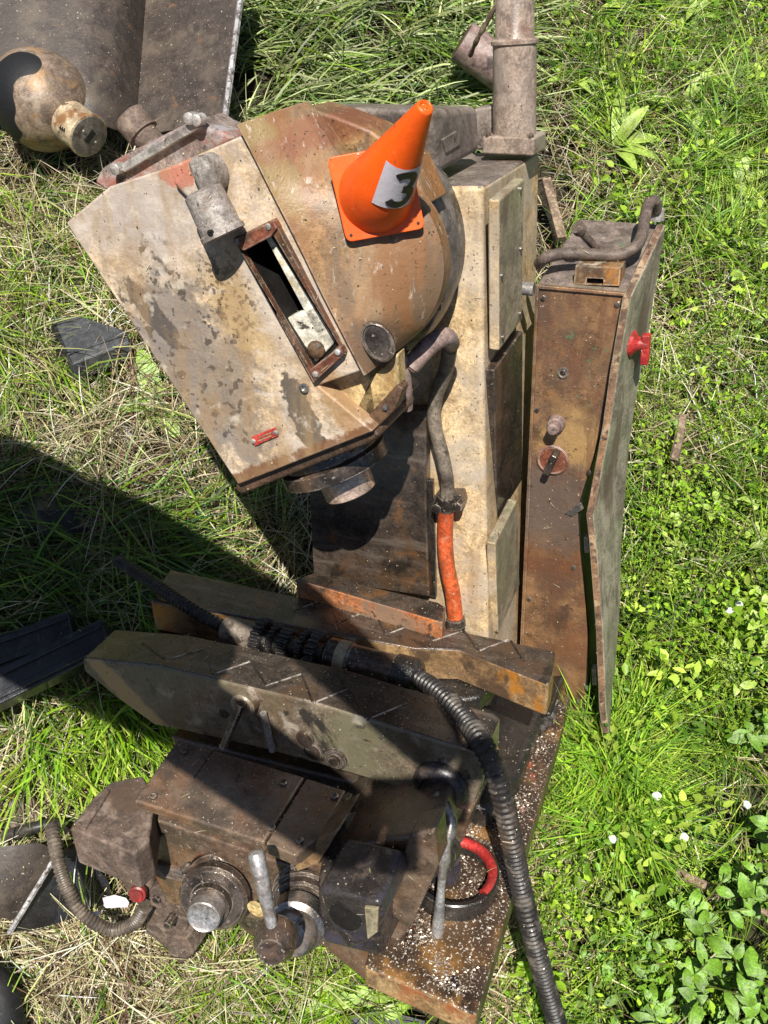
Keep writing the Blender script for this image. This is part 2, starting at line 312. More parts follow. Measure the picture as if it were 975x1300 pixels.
M['dullzinc'] = surface('dull_zinc', (.33, .30, .27), (.24, .21, .19), [dict(c=(.14, .11, .09), s=18, t=.56, w=.1, a=.85), dict(c=(.46, .44, .42), s=40, t=.62, w=.07, a=.7), dict(c=(.22, .12, .07), s=12, t=.62, w=.06, a=.7)], rough=.55, bump=.6, metallic=.15)
M['red'] = surface('red_plastic', (.46, .035, .032), (.34, .03, .026), [
    dict(c=(.08, .03, .022), s=11, t=.57, w=.08, a=.7),dict(c=(.14, .03, .025), s=30, t=.60, w=.06, a=.75), dict(c=(.7, .25, .22), s=60, t=.68, w=.05, a=.5)], rough=.38, bump=.1)
M['redlabel'] = surface('red_plate', (.42, .045, .035), (.36, .04, .03), [dict(c=(.5, .22, .16), s=120, t=.62, w=.04, a=.7), dict(c=(.15, .03, .02), s=30, t=.65, w=.05)], rough=.4, bump=.2)
M['orange'] = surface('cone_plastic', (.96, .12, .008), (.88, .095, .006), [
    dict(c=(.55, .14, .05), s=9, t=.6, w=.12, a=.45), dict(c=(.18, .07, .035), s=75, t=.69, w=.03, st=(1, 1, .2), a=.6),dict(c=(.8, .10, .01), s=40, t=.64, w=.08, a=.5), dict(c=(.45, .11, .035), s=16, t=.64, w=.08, a=.5), dict(c=(.25, .08, .03), s=55, t=.70, w=.03, a=.6), dict(c=(.9, .28, .12), s=90, t=.68, w=.05, a=.4)], rough=.42, bump=.1, fine=.1)
M['paper'] = surface('white_label', (.60, .56, .60), (.52, .48, .53), [dict(c=(.45, .42, .48), s=60, t=.62, w=.05, a=.7)], rough=.45, bump=.15, fine=.1)
M['ink'] = surface('black_lettering', (.02, .018, .018), (.03, .027, .027), rough=.4, bump=.1)
M['yellowtag'] = surface('yellow_plate', (.55, .42, .19), (.50, .36, .13), [dict(c=(.25, .14, .05), s=50, t=.62, w=.05)], rough=.5)
M['plastic'] = surface('charcoal_plastic', (.055, .058, .062), (.04, .042, .045), [dict(c=(.11, .11, .11), s=30, t=.6, w=.08, a=.7), dict(c=(.14, .12, .09), s=150, t=.7, w=.03, d=2)], rough=.45, bump=.15)
M['plasticdk'] = surface('black_plastic', (.02, .021, .026), (.03, .031, .037), [dict(c=(.10, .095, .09), s=60, t=.65, w=.05, a=.6)], rough=.3, bump=.2, coat=.2)
M['sheet'] = surface('brown_sheet_metal', (.072, .054, .043), (.052, .040, .033), [
    dict(c=(.12, .095, .07), s=10, t=.56, w=.1, a=.7), dict(c=(.05, .04, .033), s=9, t=.57, w=.08, a=.8), dict(c=(.42, .36, .28), s=150, t=.7, w=.02, d=2), dict(c=(.15, .08, .04), s=14, t=.66, w=.05)],
    rough=.5, bump=.3)
M['sheetedge'] = surface('silver_edge', (.5, .49, .49), (.32, .3, .3), [dict(c=(.12, .1, .09), s=60, t=.56, w=.05)], rough=.4, bump=.5, metallic=.3)
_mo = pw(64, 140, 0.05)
M['motor'] = surface('motor_rust', (.26, .19, .13), (.20, .145, .105), [
    dict(c=(.33, .19, .08), s=12, t=.57, w=.08, a=.8), dict(c=(.40, .33, .26), s=16, t=.6, w=.07, a=.7), dict(c=(.08, .055, .045), s=13, t=.62, w=.06, a=.8),
    dict(c=(.008, .008, .009), mach=False, blob=(tuple(pw(24, 104, .26) - _mo), (.075, .062, .2)), s=11, amp=1.6, t=-.12, w=.03, d=1, dist=0, rgh=.6),  # this and the next layer paint a cast shadow onto the housing
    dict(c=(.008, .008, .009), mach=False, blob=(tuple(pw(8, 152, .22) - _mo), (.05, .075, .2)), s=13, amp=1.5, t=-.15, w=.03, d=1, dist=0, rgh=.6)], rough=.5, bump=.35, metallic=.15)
M['motorend'] = surface('motor_nose_paint', (.52, .42, .28), (.42, .32, .20), [dict(c=(.22, .11, .045), s=16, t=.57, w=.08), dict(c=(.08, .06, .05), s=40, t=.65, w=.04)], rough=.5, bump=.3)
M['motorcap'] = surface('motor_end_cap', (.19, .165, .15), (.14, .12, .11), [dict(c=(.08, .06, .05), s=30, t=.6, w=.05)], rough=.45, bump=.2, metallic=.2)
M['wood'] = surface('dry_wood', (.24, .17, .11), (.15, .10, .07), [dict(c=(.35, .27, .18), s=60, t=.58, w=.07, st=(1, 1, .15))], rough=.8, bump=.6)
M['rubber'] = surface('dark_rubber', (.010, .010, .011), (.016, .016, .017), [dict(c=(.05, .045, .035), s=60, t=.68, w=.04)], rough=.6, bump=.3)
M['cloth'] = surface('dark_cloth', (.03, .035, .05), (.04, .045, .06), rough=.85)
M['skin'] = surface('skin', (.5, .3, .22), (.45, .27, .2), rough=.55)
M['chips'] = surface('steel_swarf', (.62, .57, .50), (.4, .34, .28), [dict(c=(.2, .12, .06), s=300, t=.5, w=.05, a=.8)], rough=.35, metallic=.5, bump=.05)
M['flower'] = surface('white_petals', (.75, .75, .70), (.7, .7, .62), rough=.7)

# ------------------------------------------------------------------ mesh helpers
def bm_prism(bm, pts, vec, holes=()):
    """closed solid from a flat outline (with holes) pushed along vec"""
    loops = [list(map(Vector, pts))] + [list(map(Vector, h)) for h in holes]
    vec = Vector(vec)
    fr = [[bm.verts.new(p) for p in lp] for lp in loops]; bk = [[bm.verts.new(p + vec) for p in lp] for lp in loops]
    if not holes:
        bm.faces.new(fr[0]); bm.faces.new(bk[0][::-1])
    else:
        for side in (fr, bk):
            ed = [bm.edges.new((l[i], l[(i + 1) % len(l)])) for l in side for i in range(len(l))]
            g = bmesh.ops.triangle_fill(bm, use_beauty=True, use_dissolve=False, edges=ed)['geom']
            bmesh.ops.join_triangles(bm, faces=[x for x in g if isinstance(x, bmesh.types.BMFace)], angle_face_threshold=3.1, angle_shape_threshold=3.1)
    for a, b in zip(fr, bk):
        n = len(a)
        for i in range(n): bm.faces.new((a[i], b[i], b[(i + 1) % n], a[(i + 1) % n]))
    return bm
def prism(pts, vec, holes=()): return bm_prism(bmesh.new(), pts, vec, holes)
def box(c, ax, ay, az, sx, sy, sz, bm=None):
    bm = bm or bmesh.new(); ax, ay, az = map(unit, (ax, ay, az)); c = Vector(c)
    p = [c + ax * sx * .5 * i + ay * sy * .5 * j - az * sz * .5 for i, j in ((-1, -1), (1, -1), (1, 1), (-1, 1))]
    return bm_prism(bm, p, az * sz)
def perp(a):
    a = unit(a); t = Vector((0, 0, 1)) if abs(a.z) < .9 else Vector((1, 0, 0)); e = a.cross(t).normalized(); return e, a.cross(e)
def lathe(o, a, prof, seg=32, bm=None, cap=True, e=None):
    bm = bm or bmesh.new(); a = unit(a); o = Vector(o)
    if e is None: e, g = perp(a)
    else: e = unit(Vector(e) - a * Vector(e).dot(a)); g = a.cross(e)
    rings = []
    for tt, r in prof:
        rings.append([bm.verts.new(o + a * tt + (e * math.cos(2 * math.pi * i / seg) + g * math.sin(2 * math.pi * i / seg)) * max(r, 1e-4)) for i in range(seg)])
    for r0, r1 in zip(rings, rings[1:]):
        for i in range(seg): bm.faces.new((r0[i], r0[(i + 1) % seg], r1[(i + 1) % seg], r1[i]))
    if cap: bm.faces.new(rings[0][::-1]); bm.faces.new(rings[-1])
    return bm
def smooth_path(pts, n=8):
    pts = [Vector(p) for p in pts]; P = [pts[0] * 2 - pts[1]] + pts + [pts[-1] * 2 - pts[-2]]; out = []
    for i in range(1, len(P) - 2):
        for k in range(n):
            t = k / n; a, b, c, d = P[i - 1:i + 3]
            out.append(.5 * ((2 * b) + (c - a) * t + (2 * a - 5 * b + 4 * c - d) * t * t + (3 * b - a - 3 * c + d) * t ** 3))
    out.append(pts[-1]); return out
def tube(path, r, seg=12, bm=None, cap=True):
    bm = bm or bmesh.new(); n = len(path); rad = r if callable(r) else (lambda i: r)
    tang = [(path[min(i + 1, n - 1)] - path[max(i - 1, 0)]).normalized() for i in range(n)]
    e, g = perp(tang[0]); rings = []
    for i, p in enumerate(path):
        e = (e - tang[i] * e.dot(tang[i])).normalized(); g = tang[i].cross(e); rr = rad(i)
        rings.append([bm.verts.new(p + (e * math.cos(2 * math.pi * k / seg) + g * math.sin(2 * math.pi * k / seg)) * rr) for k in range(seg)])
    for r0, r1 in zip(rings, rings[1:]):
        for i in range(seg): bm.faces.new((r0[i], r0[(i + 1) % seg], r1[(i + 1) % seg], r1[i]))
    if cap: bm.faces.new(rings[0][::-1]); bm.faces.new(rings[-1])
    return bm
def resample(path, step):
    out = [path[0]]; acc = 0.0
    for a, b in zip(path, path[1:]):
        L = (b - a).length
        while acc + L >= step:
            t = (step - acc) / L; a = a.lerp(b, t); out.append(a.copy()); L = (b - a).length; acc = 0
        acc += L
    out.append(path[-1]); return out
def corrugated(path, r0, r1, period, seg=14):
    p = resample(smooth_path(path, 14), period / 4); n = len(p)
    pat = (1.0, 1.0, .84, .84)
    return tube(p, lambda i: (r0 + (r1 - r0) * i / n) * pat[i % 4], seg)
def loft(rows, back=None):
    """open surface from rows of points; back = vector pushes the border to a closed solid"""
    bm = bmesh.new(); V = [[bm.verts.new(Vector(p)) for p in r] for r in rows]
    for a, b in zip(V, V[1:]):
        for i in range(len(a) - 1): bm.faces.new((a[i], a[i + 1], b[i + 1], b[i]))
    if back is not None:
        W = [[bm.verts.new((back(Vector(p)) if callable(back) else Vector(p) + Vector(back))) for p in r] for r in rows]
        for a, b in zip(W, W[1:]):
            for i in range(len(a) - 1): bm.faces.new((b[i], b[i + 1], a[i + 1], a[i]))
        br = [v for v in V[0]] + [r[-1] for r in V[1:]] + V[-1][-2::-1] + [r[0] for r in V[-2:0:-1]]
        bw = [v for v in W[0]] + [r[-1] for r in W[1:]] + W[-1][-2::-1] + [r[0] for r in W[-2:0:-1]]
        n = len(br)
        for i in range(n): bm.faces.new((br[i], bw[i], bw[(i + 1) % n], br[(i + 1) % n]))
    return bm

MACHINE_OBJS = []
def obj(name, bm, mat, parent=None, bevel=0.0, seg=2, ang=38, choose=None, stuff=False, label=None):
    bmesh.ops.recalc_face_normals(bm, faces=bm.faces)
    assert parent is None or parent.parent is None or parent.parent.parent is None, name
    in_machine = parent is not None and (parent.name == 'milling_machine' or (parent.parent and parent.parent.name == 'milling_machine'))
    if in_machine: bmesh.ops.translate(bm, verts=bm.verts, vec=-BASE_OFF)
    me = bpy.data.meshes.new(name); bm.normal_update()
    mats = mat if isinstance(mat, list) else [mat]
    if choose:
        for f in bm.faces: f.material_index = choose(f.normal)
    for f in bm.faces: f.smooth = True
    bm.to_mesh(me); bm.free()
    for m_ in mats: me.materials.append(M[m_] if isinstance(m_, str) else m_)
    me.set_sharp_from_angle(angle=R(ang))
    o = bpy.data.objects.new(name, me); COL.objects.link(o)
    if parent is not None:
        o.parent = parent
    if bevel:
        b = o.modifiers.new('bevel', 'BEVEL'); b.width = bevel; b.segments = seg; b.limit_method = 'ANGLE'; b.angle_limit = R(32); b.harden_normals = True
    if stuff: o['kind'] = 'stuff'
    if label: o['label'] = label
    if in_machine: MACHINE_OBJS.append(o)
    return o
def empty(name, mat, label, cat, group=None):
    o = bpy.data.objects.new(name, None); COL.objects.link(o); o.empty_display_size = .1
    o.matrix_world = mat; return tag(o, label, cat, group)
def tag(o, label, cat, group=None):
    o['label'] = label; o['category'] = cat
    if group: o['group'] = group
    return o
def local(o, bm):             # world-space bmesh -> thing's own frame
    bmesh.ops.transform(bm, matrix=o.matrix_world.inverted(), verts=bm.verts); return bm
def base_empty(name, p, label, cat, group=None): return empty(name, Matrix.Translation(p), label, cat, group)

# ================================================================== THE MILLING MACHINE
mm = empty('milling_machine', MMAT, 'big rusty cream and brown milling machine tipped back in the grass, head swivelled', 'milling machine')

# ---- column
col_front = [pf(*p, 0) for p in ((420, 236), (613, 236), (614, 480), (617, 640), (621, 905), (405, 905))]
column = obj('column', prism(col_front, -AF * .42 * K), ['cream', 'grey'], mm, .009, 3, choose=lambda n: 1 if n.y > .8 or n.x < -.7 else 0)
# front slideway plate, greasy
obj('column_slideway', prism([pf(*p, .03) for p in ((388, 520), (541, 520), (541, 640), (545, 758), (398, 735))], -AF * .03 * K), 'way', column, .003)
obj('column_slideway', prism([pf(*p, .012) for p in ((541, 610), (549, 610), (553, 760), (545, 758))], -AF * .02 * K), 'grease', column, .002)
# upper and lower covers on the right side of the column
def side_cover(pts, x, th):
    return prism([pxx(*p, x) for p in pts], -AX * th * K)
uc = obj('side_cover', side_cover(((634, 254), (666, 226), (663, 406), (634, 446)), .030, .022), ['panel', 'cream'], mm, .004, choose=lambda n: 1 if n.z > .6 else 0)  # bright strip and darker outer face, fall of sunlight put into the colours
lc = obj('side_cover', side_cover(((629, 690), (657, 634), (660, 742), (633, 804)), .048, .022), ['panel', 'cream'], mm, .004, choose=lambda n: 1 if n.z > .6 else 0)
oc = obj('side_recess', side_cover(((628, 470), (664, 420), (662, 800), (634, 812)), .022, .02), 'oilsteel', column, .003)
for p, x, pr in (((661, 240), .031, uc), ((660, 398), .031, uc), ((638, 428), .031, uc), ((661, 316), .031, uc), ((637, 350), .031, uc)):
    obj('screw', lathe(pxx(*p, x), AX, [(-.004, .004), (.0025, .004), (.0035, .002)], 10), 'steel', uc)
# raised box behind the head and pipe flange
rb = obj('drive_housing', prism([pxx(*p, -.095) for p in ((557, 222), (610, 192), (607, 135), (548, 139))], -AX * .26 * K), 'grey', mm, .012, 3)
obj('cover_plate', prism([pxx(*p, -.092) for p in ((562, 177), (580, 166), (585, 184), (567, 195))], -AX * .006), 'grey', rb, .002)
obj('housing_block', prism([pf(*p, -.34) for p in ((600, 138), (625, 134), (628, 186), (604, 192))], -AF * .06 * K), 'grey', mm, .006)
# vertical pipe
pipe_b = pf(653, 172, -.33); pipe_t = pf(654, -60, -.33)
pdir = (pipe_t - pipe_b).normalized(); PL = (pipe_t - pipe_b).length
pr = (pf(681, 150, -.33) - pf(627, 150, -.33)).length / 2
colj = (pf(653, 52, -.33) - pipe_b).length
pipe = obj('standpipe', lathe(pipe_b, pdir, [(0, pr * 1.0), (colj - .006, pr * .97), (colj, pr * .98), (colj + .006, pr * .86), (PL, pr * .80)], 40), 'column_pipe', mm)
obj('pipe_collar', lathe(pipe_b + pdir * (colj - .006), pdir, [(0, pr * 1.0), (.002, pr * 1.05), (.007, pr * 1.05), (.010, pr * .95)], 40), 'column_pipe', pipe)
flg = obj('pipe_flange', box(pipe_b - pdir * .012, AX, AF, AU, pr * 2.45, pr * 2.2, .030), 'column_pipe', pipe, .004)
for i in (-1, 1): obj('bolt', lathe(pipe_b + AX * pr * 1.0 * i + AF * pr * .95 + AU * .0, AU, [(0, .006), (.008, .006), (.009, .004)], 6), 'oilsteel', pipe)

# ---- swivel disc of the head
def circ(p, q, r_):
    ax, ay, bx, by, cx_, cy_ = p.x, p.y, q.x, q.y, r_.x, r_.y
    d = 2 * (ax * (by - cy_) + bx * (cy_ - ay) + cx_ * (ay - by))
    ux = ((ax ** 2 + ay ** 2) * (by - cy_) + (bx ** 2 + by ** 2) * (cy_ - ay) + (cx_ ** 2 + cy_ ** 2) * (ay - by)) / d
    uy = ((ax ** 2 + ay ** 2) * (cx_ - bx) + (bx ** 2 + by ** 2) * (ax - cx_) + (cx_ ** 2 + cy_ ** 2) * (bx - ax)) / d
    return ux, uy, math.hypot(ux - ax, uy - ay)
cx0, cy0, cr0 = circ(pf(415, 146, .13), pf(574, 340, .13), pf(515, 458, .13))
C0 = Vector((cx0, cy0, 0)); cr0 *= .965
disc = obj('swivel_ring', lathe(C0 + AF * .0, AF, [(0, cr0 * .96), (.05 * K, cr0 * .96), (.055 * K, cr0 * 1.0), (.12 * K, cr0 * 1.0), (.135 * K, cr0 * .98), (.15 * K, cr0 * .9)], 96), 'darkring', mm)
for k in range(12):
    a = 2 * math.pi * k / 12 + .2
    obj('ring_bolt', lathe(C0 + (AX * math.cos(a) + AU * math.sin(a)) * cr0 * .985 + AF * .125 * K, AF, [(0, .008), (.012, .008), (.013, .006)], 6), 'oilsteel', disc)
cut = obj('head_neck', lathe(C0, AF, [(.13 * K, cr0 * .9), (.25 * K, cr0 * .86)], 64), 'darkring', mm)

# ---- head body
HEAD_OUT = [(83, 283), (138, 237), (218, 211), (306, 172), (368, 276), (462, 470), (404, 490), (474, 548), (302, 616)]
SLOT = [(304, 316), (345, 295), (430, 438), (397, 473)]
head = obj('head_casting', prism([pf(*p, .36) for p in HEAD_OUT], -AF * .24 * K, holes=[[pf(*p, .36) for p in SLOT]]), 'head', mm, .004, 2)
# dark lip under the front face
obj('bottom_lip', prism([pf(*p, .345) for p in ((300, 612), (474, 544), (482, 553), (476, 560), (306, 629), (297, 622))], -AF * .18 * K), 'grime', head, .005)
# slot: raised frame, pocket shade liner and what is seen inside
FR_O = [(296, 302), (347, 278), (437, 450), (398, 486)]
frame = obj('slot_frame', prism([pf(*p, .372) for p in FR_O], -AF * .014 * K, holes=[[pf(*p, .372) for p in SLOT]]), 'framerim', head, .003)
obj('frame_foot', prism([pf(*p, .376) for p in ((392, 470), (431, 440), (437, 450), (399, 485))], -AF * .02 * K), 'redbrown', head, .002)
obj('frame_top', prism([pf(*p, .377) for p in ((297, 304), (346, 280), (352, 290), (343, 301), (309, 319), (303, 315))], -AF * .02 * K), 'redbrown', head, .002)
SL2 = [(309, 318), (343, 299), (427, 435), (401, 464)]
obj('pocket_shade_liner', prism([pf(*p, .357) for p in ((300, 314), (347, 290), (434, 440), (396, 478))], -AF * .2 * K, holes=[[pf(*p, .357) for p in SL2]]), 'black', head)  # added black liner, paints the shade inside the slot
obj('pocket_shade_floor', prism([pf(*p, .265) for p in ((270, 290), (370, 270), (450, 440), (390, 490))], -AF * .01), 'black', head)  # black too, shade of the pocket put into the colour
obj('pocket_wall', prism([pf(*p, .352) for p in ((337, 302), (345, 298), (418, 418), (402, 424))], -AF * .012), 'white', head, .001)
obj('pocket_shelf', prism([pf(*p, .352) for p in ((360, 406), (402, 386), (428, 432), (396, 466))], -AF * .03 * K), 'white', head, .003)
obj('quill', lathe(pf(365, 395, .27), (pf(440, 610, .27) - pf(330, 320, .27)), [(-.012, .040), (.03, .040)], 28), 'knee', head)
obj('shelf_lump', lathe(pf(402, 444, .353), AF + AX * .2, [(0, .014), (.005, .012), (.008, .006)], 12), 'grime', head)
for p in ((430, 446), (402, 474), (302, 306), (342, 287)):
    obj('frame_screw', lathe(pf(*p, .373), AF, [(0, .0048), (.005, .0046), (.006, .003)], 10), 'zinc', head)
# screw on the front face
obj('socket_screw', lathe(pf(387, 492, .36), AF, [(-.002, .0075), (.004, .0075), (.0045, .0045), (.001, .004)], 14), 'steel', head)
# small red maker's plate held by two rivets
lp = [pf(*p, .364) for p in ((319, 555), (349, 543), (353, 554), (323, 567))]
plate = obj('name_plate', prism(lp, -AF * .004), 'redlabel', head, .0015)
for q in ((322, 560), (350, 549)): obj('rivet', lathe(pf(*q, .3635), AF, [(0, .0042), (.002, .0038), (.003, .002)], 10), 'zinc', head)
for k in range(2): obj('plate_text_line', prism([pf(*p, .3648) for p in ((328, 556 + k * 4 - 1), (344, 549.5 + k * 4 - 1), (344.6, 551 + k * 4 - 1), (328.6, 557.5 + k * 4 - 1))], -AF * .001), 'wayface', head)
# brown cover lofted from its left edge over to the swivel ring
Lp = [(300, 158), (322, 200), (343, 242), (364, 283), (385, 325), (405, 367), (426, 408), (444, 443), (462, 478)]
Rp = [(380, 131), (408, 163), (440, 204), (498, 226), (543, 268), (563, 325), (558, 376), (535, 418), (503, 447)]
def dense(P, m=5): return [(q.x, q.y) for q in smooth_path([Vector((x, y, 0)) for x, y in P], m)]
rows = []
for (a, b), (c, d) in zip(dense(Lp), dense(Rp)):
    A_, B_ = pf(a, b, .372), pf(c, d, .273); row = []
    for t in (0, .06, .2, .38, .56, .74, .9, 1.0):
        p = A_.lerp(B_, t); f = .372 - .004 * min(t / .06, 1) - .095 * t ** 1.35
        p.z = f * K; row.append(p)
    rows.append(row)
def to_back(p): return p - AF * .035 * K
obj('head_shoulder', prism([pf(*p, .215) for p in ((384, 135), (425, 147), (470, 165), (520, 205), (545, 262), (495, 232), (440, 210), (404, 166))], -AF * .10 * K), 'brown', mm, .006, 3)
cover = obj('head_cover', loft(rows, to_back), 'brown', mm, .004, 2, ang=28)
# thin ridge along the left edge of the cover, and its oval plug
ep = pf(480, 434, .352)
enr = (AF + AX * .22 + AU * .02).normalized()
b_ = lathe(Vector((0, 0, 0)), AF, [(-.006, .030), (.003, .030), (.004, .027), (.001, .025), (.001, .001)], 28)
bmesh.ops.scale(b_, verts=b_.verts, vec=(.72, 1, 1)); bmesh.ops.rotate(b_, verts=b_.verts, cent=(0, 0, 0), matrix=Matrix.Rotation(R(30), 3, 'Z'))
bmesh.ops.rotate(b_, verts=b_.verts, cent=(0, 0, 0), matrix=AF.rotation_difference(enr).to_matrix()); bmesh.ops.translate(b_, verts=b_.verts, vec=ep)
obj('oval_plug', b_, 'oilsteel', cover)
# tan lower body between front face and cover
tb = obj('head_lower_body', prism([pf(*p, .325) for p in ((396, 484), (440, 448), (470, 480), (505, 448), (507, 490), (440, 565), (474, 550))], -AF * .035 * K), 'tan', mm, .004)
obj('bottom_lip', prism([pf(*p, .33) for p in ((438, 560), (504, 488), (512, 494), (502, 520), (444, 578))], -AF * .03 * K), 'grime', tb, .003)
for t in (.15, .45, .75): 
    p = Vector((441, 566, 0)).lerp(Vector((506, 500, 0)), t); obj('lip_bolt', lathe(pf(p.x, p.y, .331), AF, [(0, .004), (.004, .004)], 8), 'steel', tb)
# back flange with blue-grey strip, bolts and red end
fl = obj('top_flange', prism([pf(*p, .20) for p in ((119, 232), (128, 214), (150, 200), (248, 150), (262, 160), (300, 175), (230, 215), (135, 243))], -AF * .10 * K), 'flange', head, .006)
obj('flange_strip', prism([pf(*p, .215) for p in ((147, 212), (244, 154), (252, 163), (158, 219))], -AF * .02 * K), 'zinc', head, .002)
for p in ((149, 214), (243, 150), (252, 152)): obj('flange_bolt', lathe(pf(*p, .215), AF, [(-.01, .009), (.008, .009), (.010, .006)], 10), 'zinc', head)
spc = obj('stub_shaft', lathe(pf(163, 147, .16), pf(196, 186, .16) - pf(163, 147, .16), [(0, .024), (.004, .027), (.035, .027), (.037, .022), (.062, .022)], 28), 'castgrey', head)
# pivot bracket: cylinder with rounded knob above
ca, cb = pf(258, 244, .40), pf(284, 298, .40)
piv = obj('pivot_cylinder', lathe(ca, cb - ca, [(-.004, .020), (0, .027), ((cb - ca).length - .008, .029), ((cb - ca).length - .006, .032), ((cb - ca).length, .032), ((cb - ca).length + .002, .027)], 32), 'dullzinc', head)
obj('grease_hole', lathe(pf(267, 296, .437), AF, [(-.003, .0045), (.001, .0045)], 12), 'black', head)
obj('bracket_knob', prism([pf(*p, .405) for p in ((235, 208), (243, 198), (256, 199), (268, 212), (274, 232), (270, 246), (254, 248), (246, 232))], -AF * .05), 'dullzinc', head, .011, 3)
obj('bracket_base', prism([pf(*p, .375) for p in ((216, 232), (240, 205), (268, 240), (245, 262))], -AF * .03), 'head', head, .008, 3)
# spindle under the head
sa = (pf(437, 612, .22) - pf(390, 500, .22)).normalized()
s0 = pf(424, 585, .215)
sp_r = (pf(470, 585, .215) - pf(372, 612, .215)).length / 2
sp = obj('spindle', lathe(s0 - sa * .10, sa, [(0, sp_r * 1.05), (.085, sp_r * 1.05), (.09, sp_r * 1.15), (.112, sp_r * 1.15), (.114, sp_r * .98), (.118, sp_r * .98)], 48), 'oilsteel', mm)
n0_ = s0 + sa * .012 + (pf(441, 600, .215) - pf(436, 600, .215))
obj('spindle_nose', lathe(n0_, sa, [(0, sp_r * .62), (.010, sp_r * .62), (.011, sp_r * .56), (.046, sp_r * .55), (.048, sp_r * .51)], 48, cap=False), 'copper', sp)
obj('nose_face', lathe(n0_, sa, [(.042, sp_r * .53), (.048, sp_r * .51), (.049, sp_r * .32), (.02, sp_r * .28)], 48), 'copper', sp)

# ---- coolant pipes and hoses on the column
elb = smooth_path([pf(522, 464, .20), pf(536, 448, .19), pf(551, 434, .17), pf(566, 428, .14), pf(572, 436, .09)], 6)
ob = obj('coolant_elbow', tube(elb, (pf(546, 424, .1) - pf(555, 446, .1)).length / 2, 16), 'pinkpipe', mm)
obj('elbow_collar', lathe(elb[0], elb[2] - elb[0], [(-.004, .013), (.008, .014), (.012, .012)], 16), 'redbrown', ob)
obj('stub_pipe', tube(smooth_path([pf(508, 452, .22), pf(514, 482, .20), pf(516, 518, .18)], 4), .0105, 14), 'pinkpipe', mm)
h1 = smooth_path([pf(572, 436, .09), pf(566, 470, .055), pf(553, 505, .035), pf(552, 540, .03), pf(562, 580, .03), pf(568, 615, .03), pf(567, 650, .03)], 8)
hose = obj('coolant_hose', tube(h1, .0125, 16), 'greyhose', mm)
h2 = smooth_path([pf(566, 648, .03), pf(565, 685, .03), pf(568, 720, .03), pf(575, 755, .03), pf(579, 792, .035)], 8)
obj('orange_hose', tube(h2, .0148, 16), 'orangehose', hose)
obj('hose_ferrule', lathe(h2[-1], h2[-4] - h2[-1], [(-.004, .019), (.012, .019), (.014, .016)], 20), 'oilsteel', mm)
cl = obj('hose_clamp', prism([pf(*p, .034) for p in ((552, 628), (585, 628), (588, 640), (586, 648), (550, 648), (549, 638))], -AF * .035 * K), 'oilsteel', mm, .003)
obj('clamp_strap', lathe(pf(567, 633, .03), AU, [(-.022, .0165), (.006, .0165)], 18), 'oilsteel', cl)
for p in ((556, 643), (582, 641)): obj('clamp_bolt', lathe(pf(*p, .036), AF, [(-.004, .010), (.010, .010), (.012, .007)], 6), 'oilsteel', cl)

# ---- electrical cabinet on the right, door bent off
CF = -.2
cab_px = [(680, 362), (796, 373), (776, 470), (765, 545), (734, 645), (737, 700), (747, 800), (743, 903), (656, 908)]
cvec = pf(736, 277, -.50) - pf(680, 362, CF)
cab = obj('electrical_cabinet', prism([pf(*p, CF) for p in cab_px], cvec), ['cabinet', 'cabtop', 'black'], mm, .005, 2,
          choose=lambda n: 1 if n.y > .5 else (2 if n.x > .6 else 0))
obj('dent_flap', prism([pf(*p, CF + .004) for p in ((716, 652), (737, 638), (741, 646), (726, 656))], -AF * .004), 'steel', cab, .001)
kn = obj('round_knob', lathe(pf(707, 537, CF), AF, [(0, .017), (.012, .015), (.014, .011), (.034, .0115), (.037, .009)], 24), 'pinkpipe', cab)
sw = obj('rotary_switch', lathe(pf(702, 583, CF), AF, [(0, .031), (.004, .031), (.006, .028), (.004, .026), (.004, .001)], 40), 'redbrown', cab)
b_ = box(pf(703, 582, CF) + AF * .018, AU + AX * .35, AX - AU * .35, AF, .046, .014, .032); obj('switch_handle', b_, 'oilsteel', cab, .004)
obj('key_lock', lathe(pf(715, 473, CF), AF, [(0, .0105), (.003, .0105), (.0035, .008), (.001, .007), (.003, .004), (.003, .001)], 20), 'oilsteel', cab)
obj('folded_lip', prism([pf(*p, CF + .006) for p in ((680, 361), (684, 361.5), (661, 907), (656, 907))], -AF * .01), 'cabinet', cab, .002)
obj('folded_lip', prism([pf(*p, CF + .006) for p in ((684, 362), (795, 372.5), (795, 377), (684, 367))], -AF * .01), 'cabinet', cab, .002)
for p in ((690, 378), (784, 386), (682, 520), (672, 760), (667, 880), (733, 890), (728, 720), (748, 600)): obj('screw', lathe(pf(*p, CF), AF, [(-.001, .0055), (.003, .005), (.004, .003)], 10), 'oilsteel', cab)
# small slotted box, bolt and cable on the cabinet top
sb = obj('junction_box', prism([pf(*p, -.215) for p in ((728, 361), (786, 363), (788, 340), (731, 337))], -AF * .06 * K, holes=[[pf(*p, -.215) for p in ((744, 361.5), (766, 362.2), (766, 354), (745, 353))]]), 'wayface', cab, .003)
rod = obj('loose_rod', lathe(pf(758, 317, -.30), pf(740, 280, -.30) + AF * .05 - pf(758, 317, -.30), [(0, .0065), (.045, .0075), (.062, .0085), (.063, .012), (.075, .012)], 16), 'cable', cab)
cbl = smooth_path([pf(684, 335, -.24), pf(694, 327, -.22), (pf(715, 322, -.24)), pf(750, 323, -.26), pf(785, 324, -.27), pf(806, 314, -.29), pf(815, 298, -.33), pf(819, 275, -.38), pf(824, 258, -.42), pf(832, 256, -.44), pf(833, 268, -.46)], 6)
obj('cabinet_cable', tube(cbl, .0105, 12), 'cable', cab)
obj('cable_gland', lathe(pf(833, 280, -.47), AU, [(0, .013), (.022, .013), (.024, .009)], 8), 'zinc', cab)
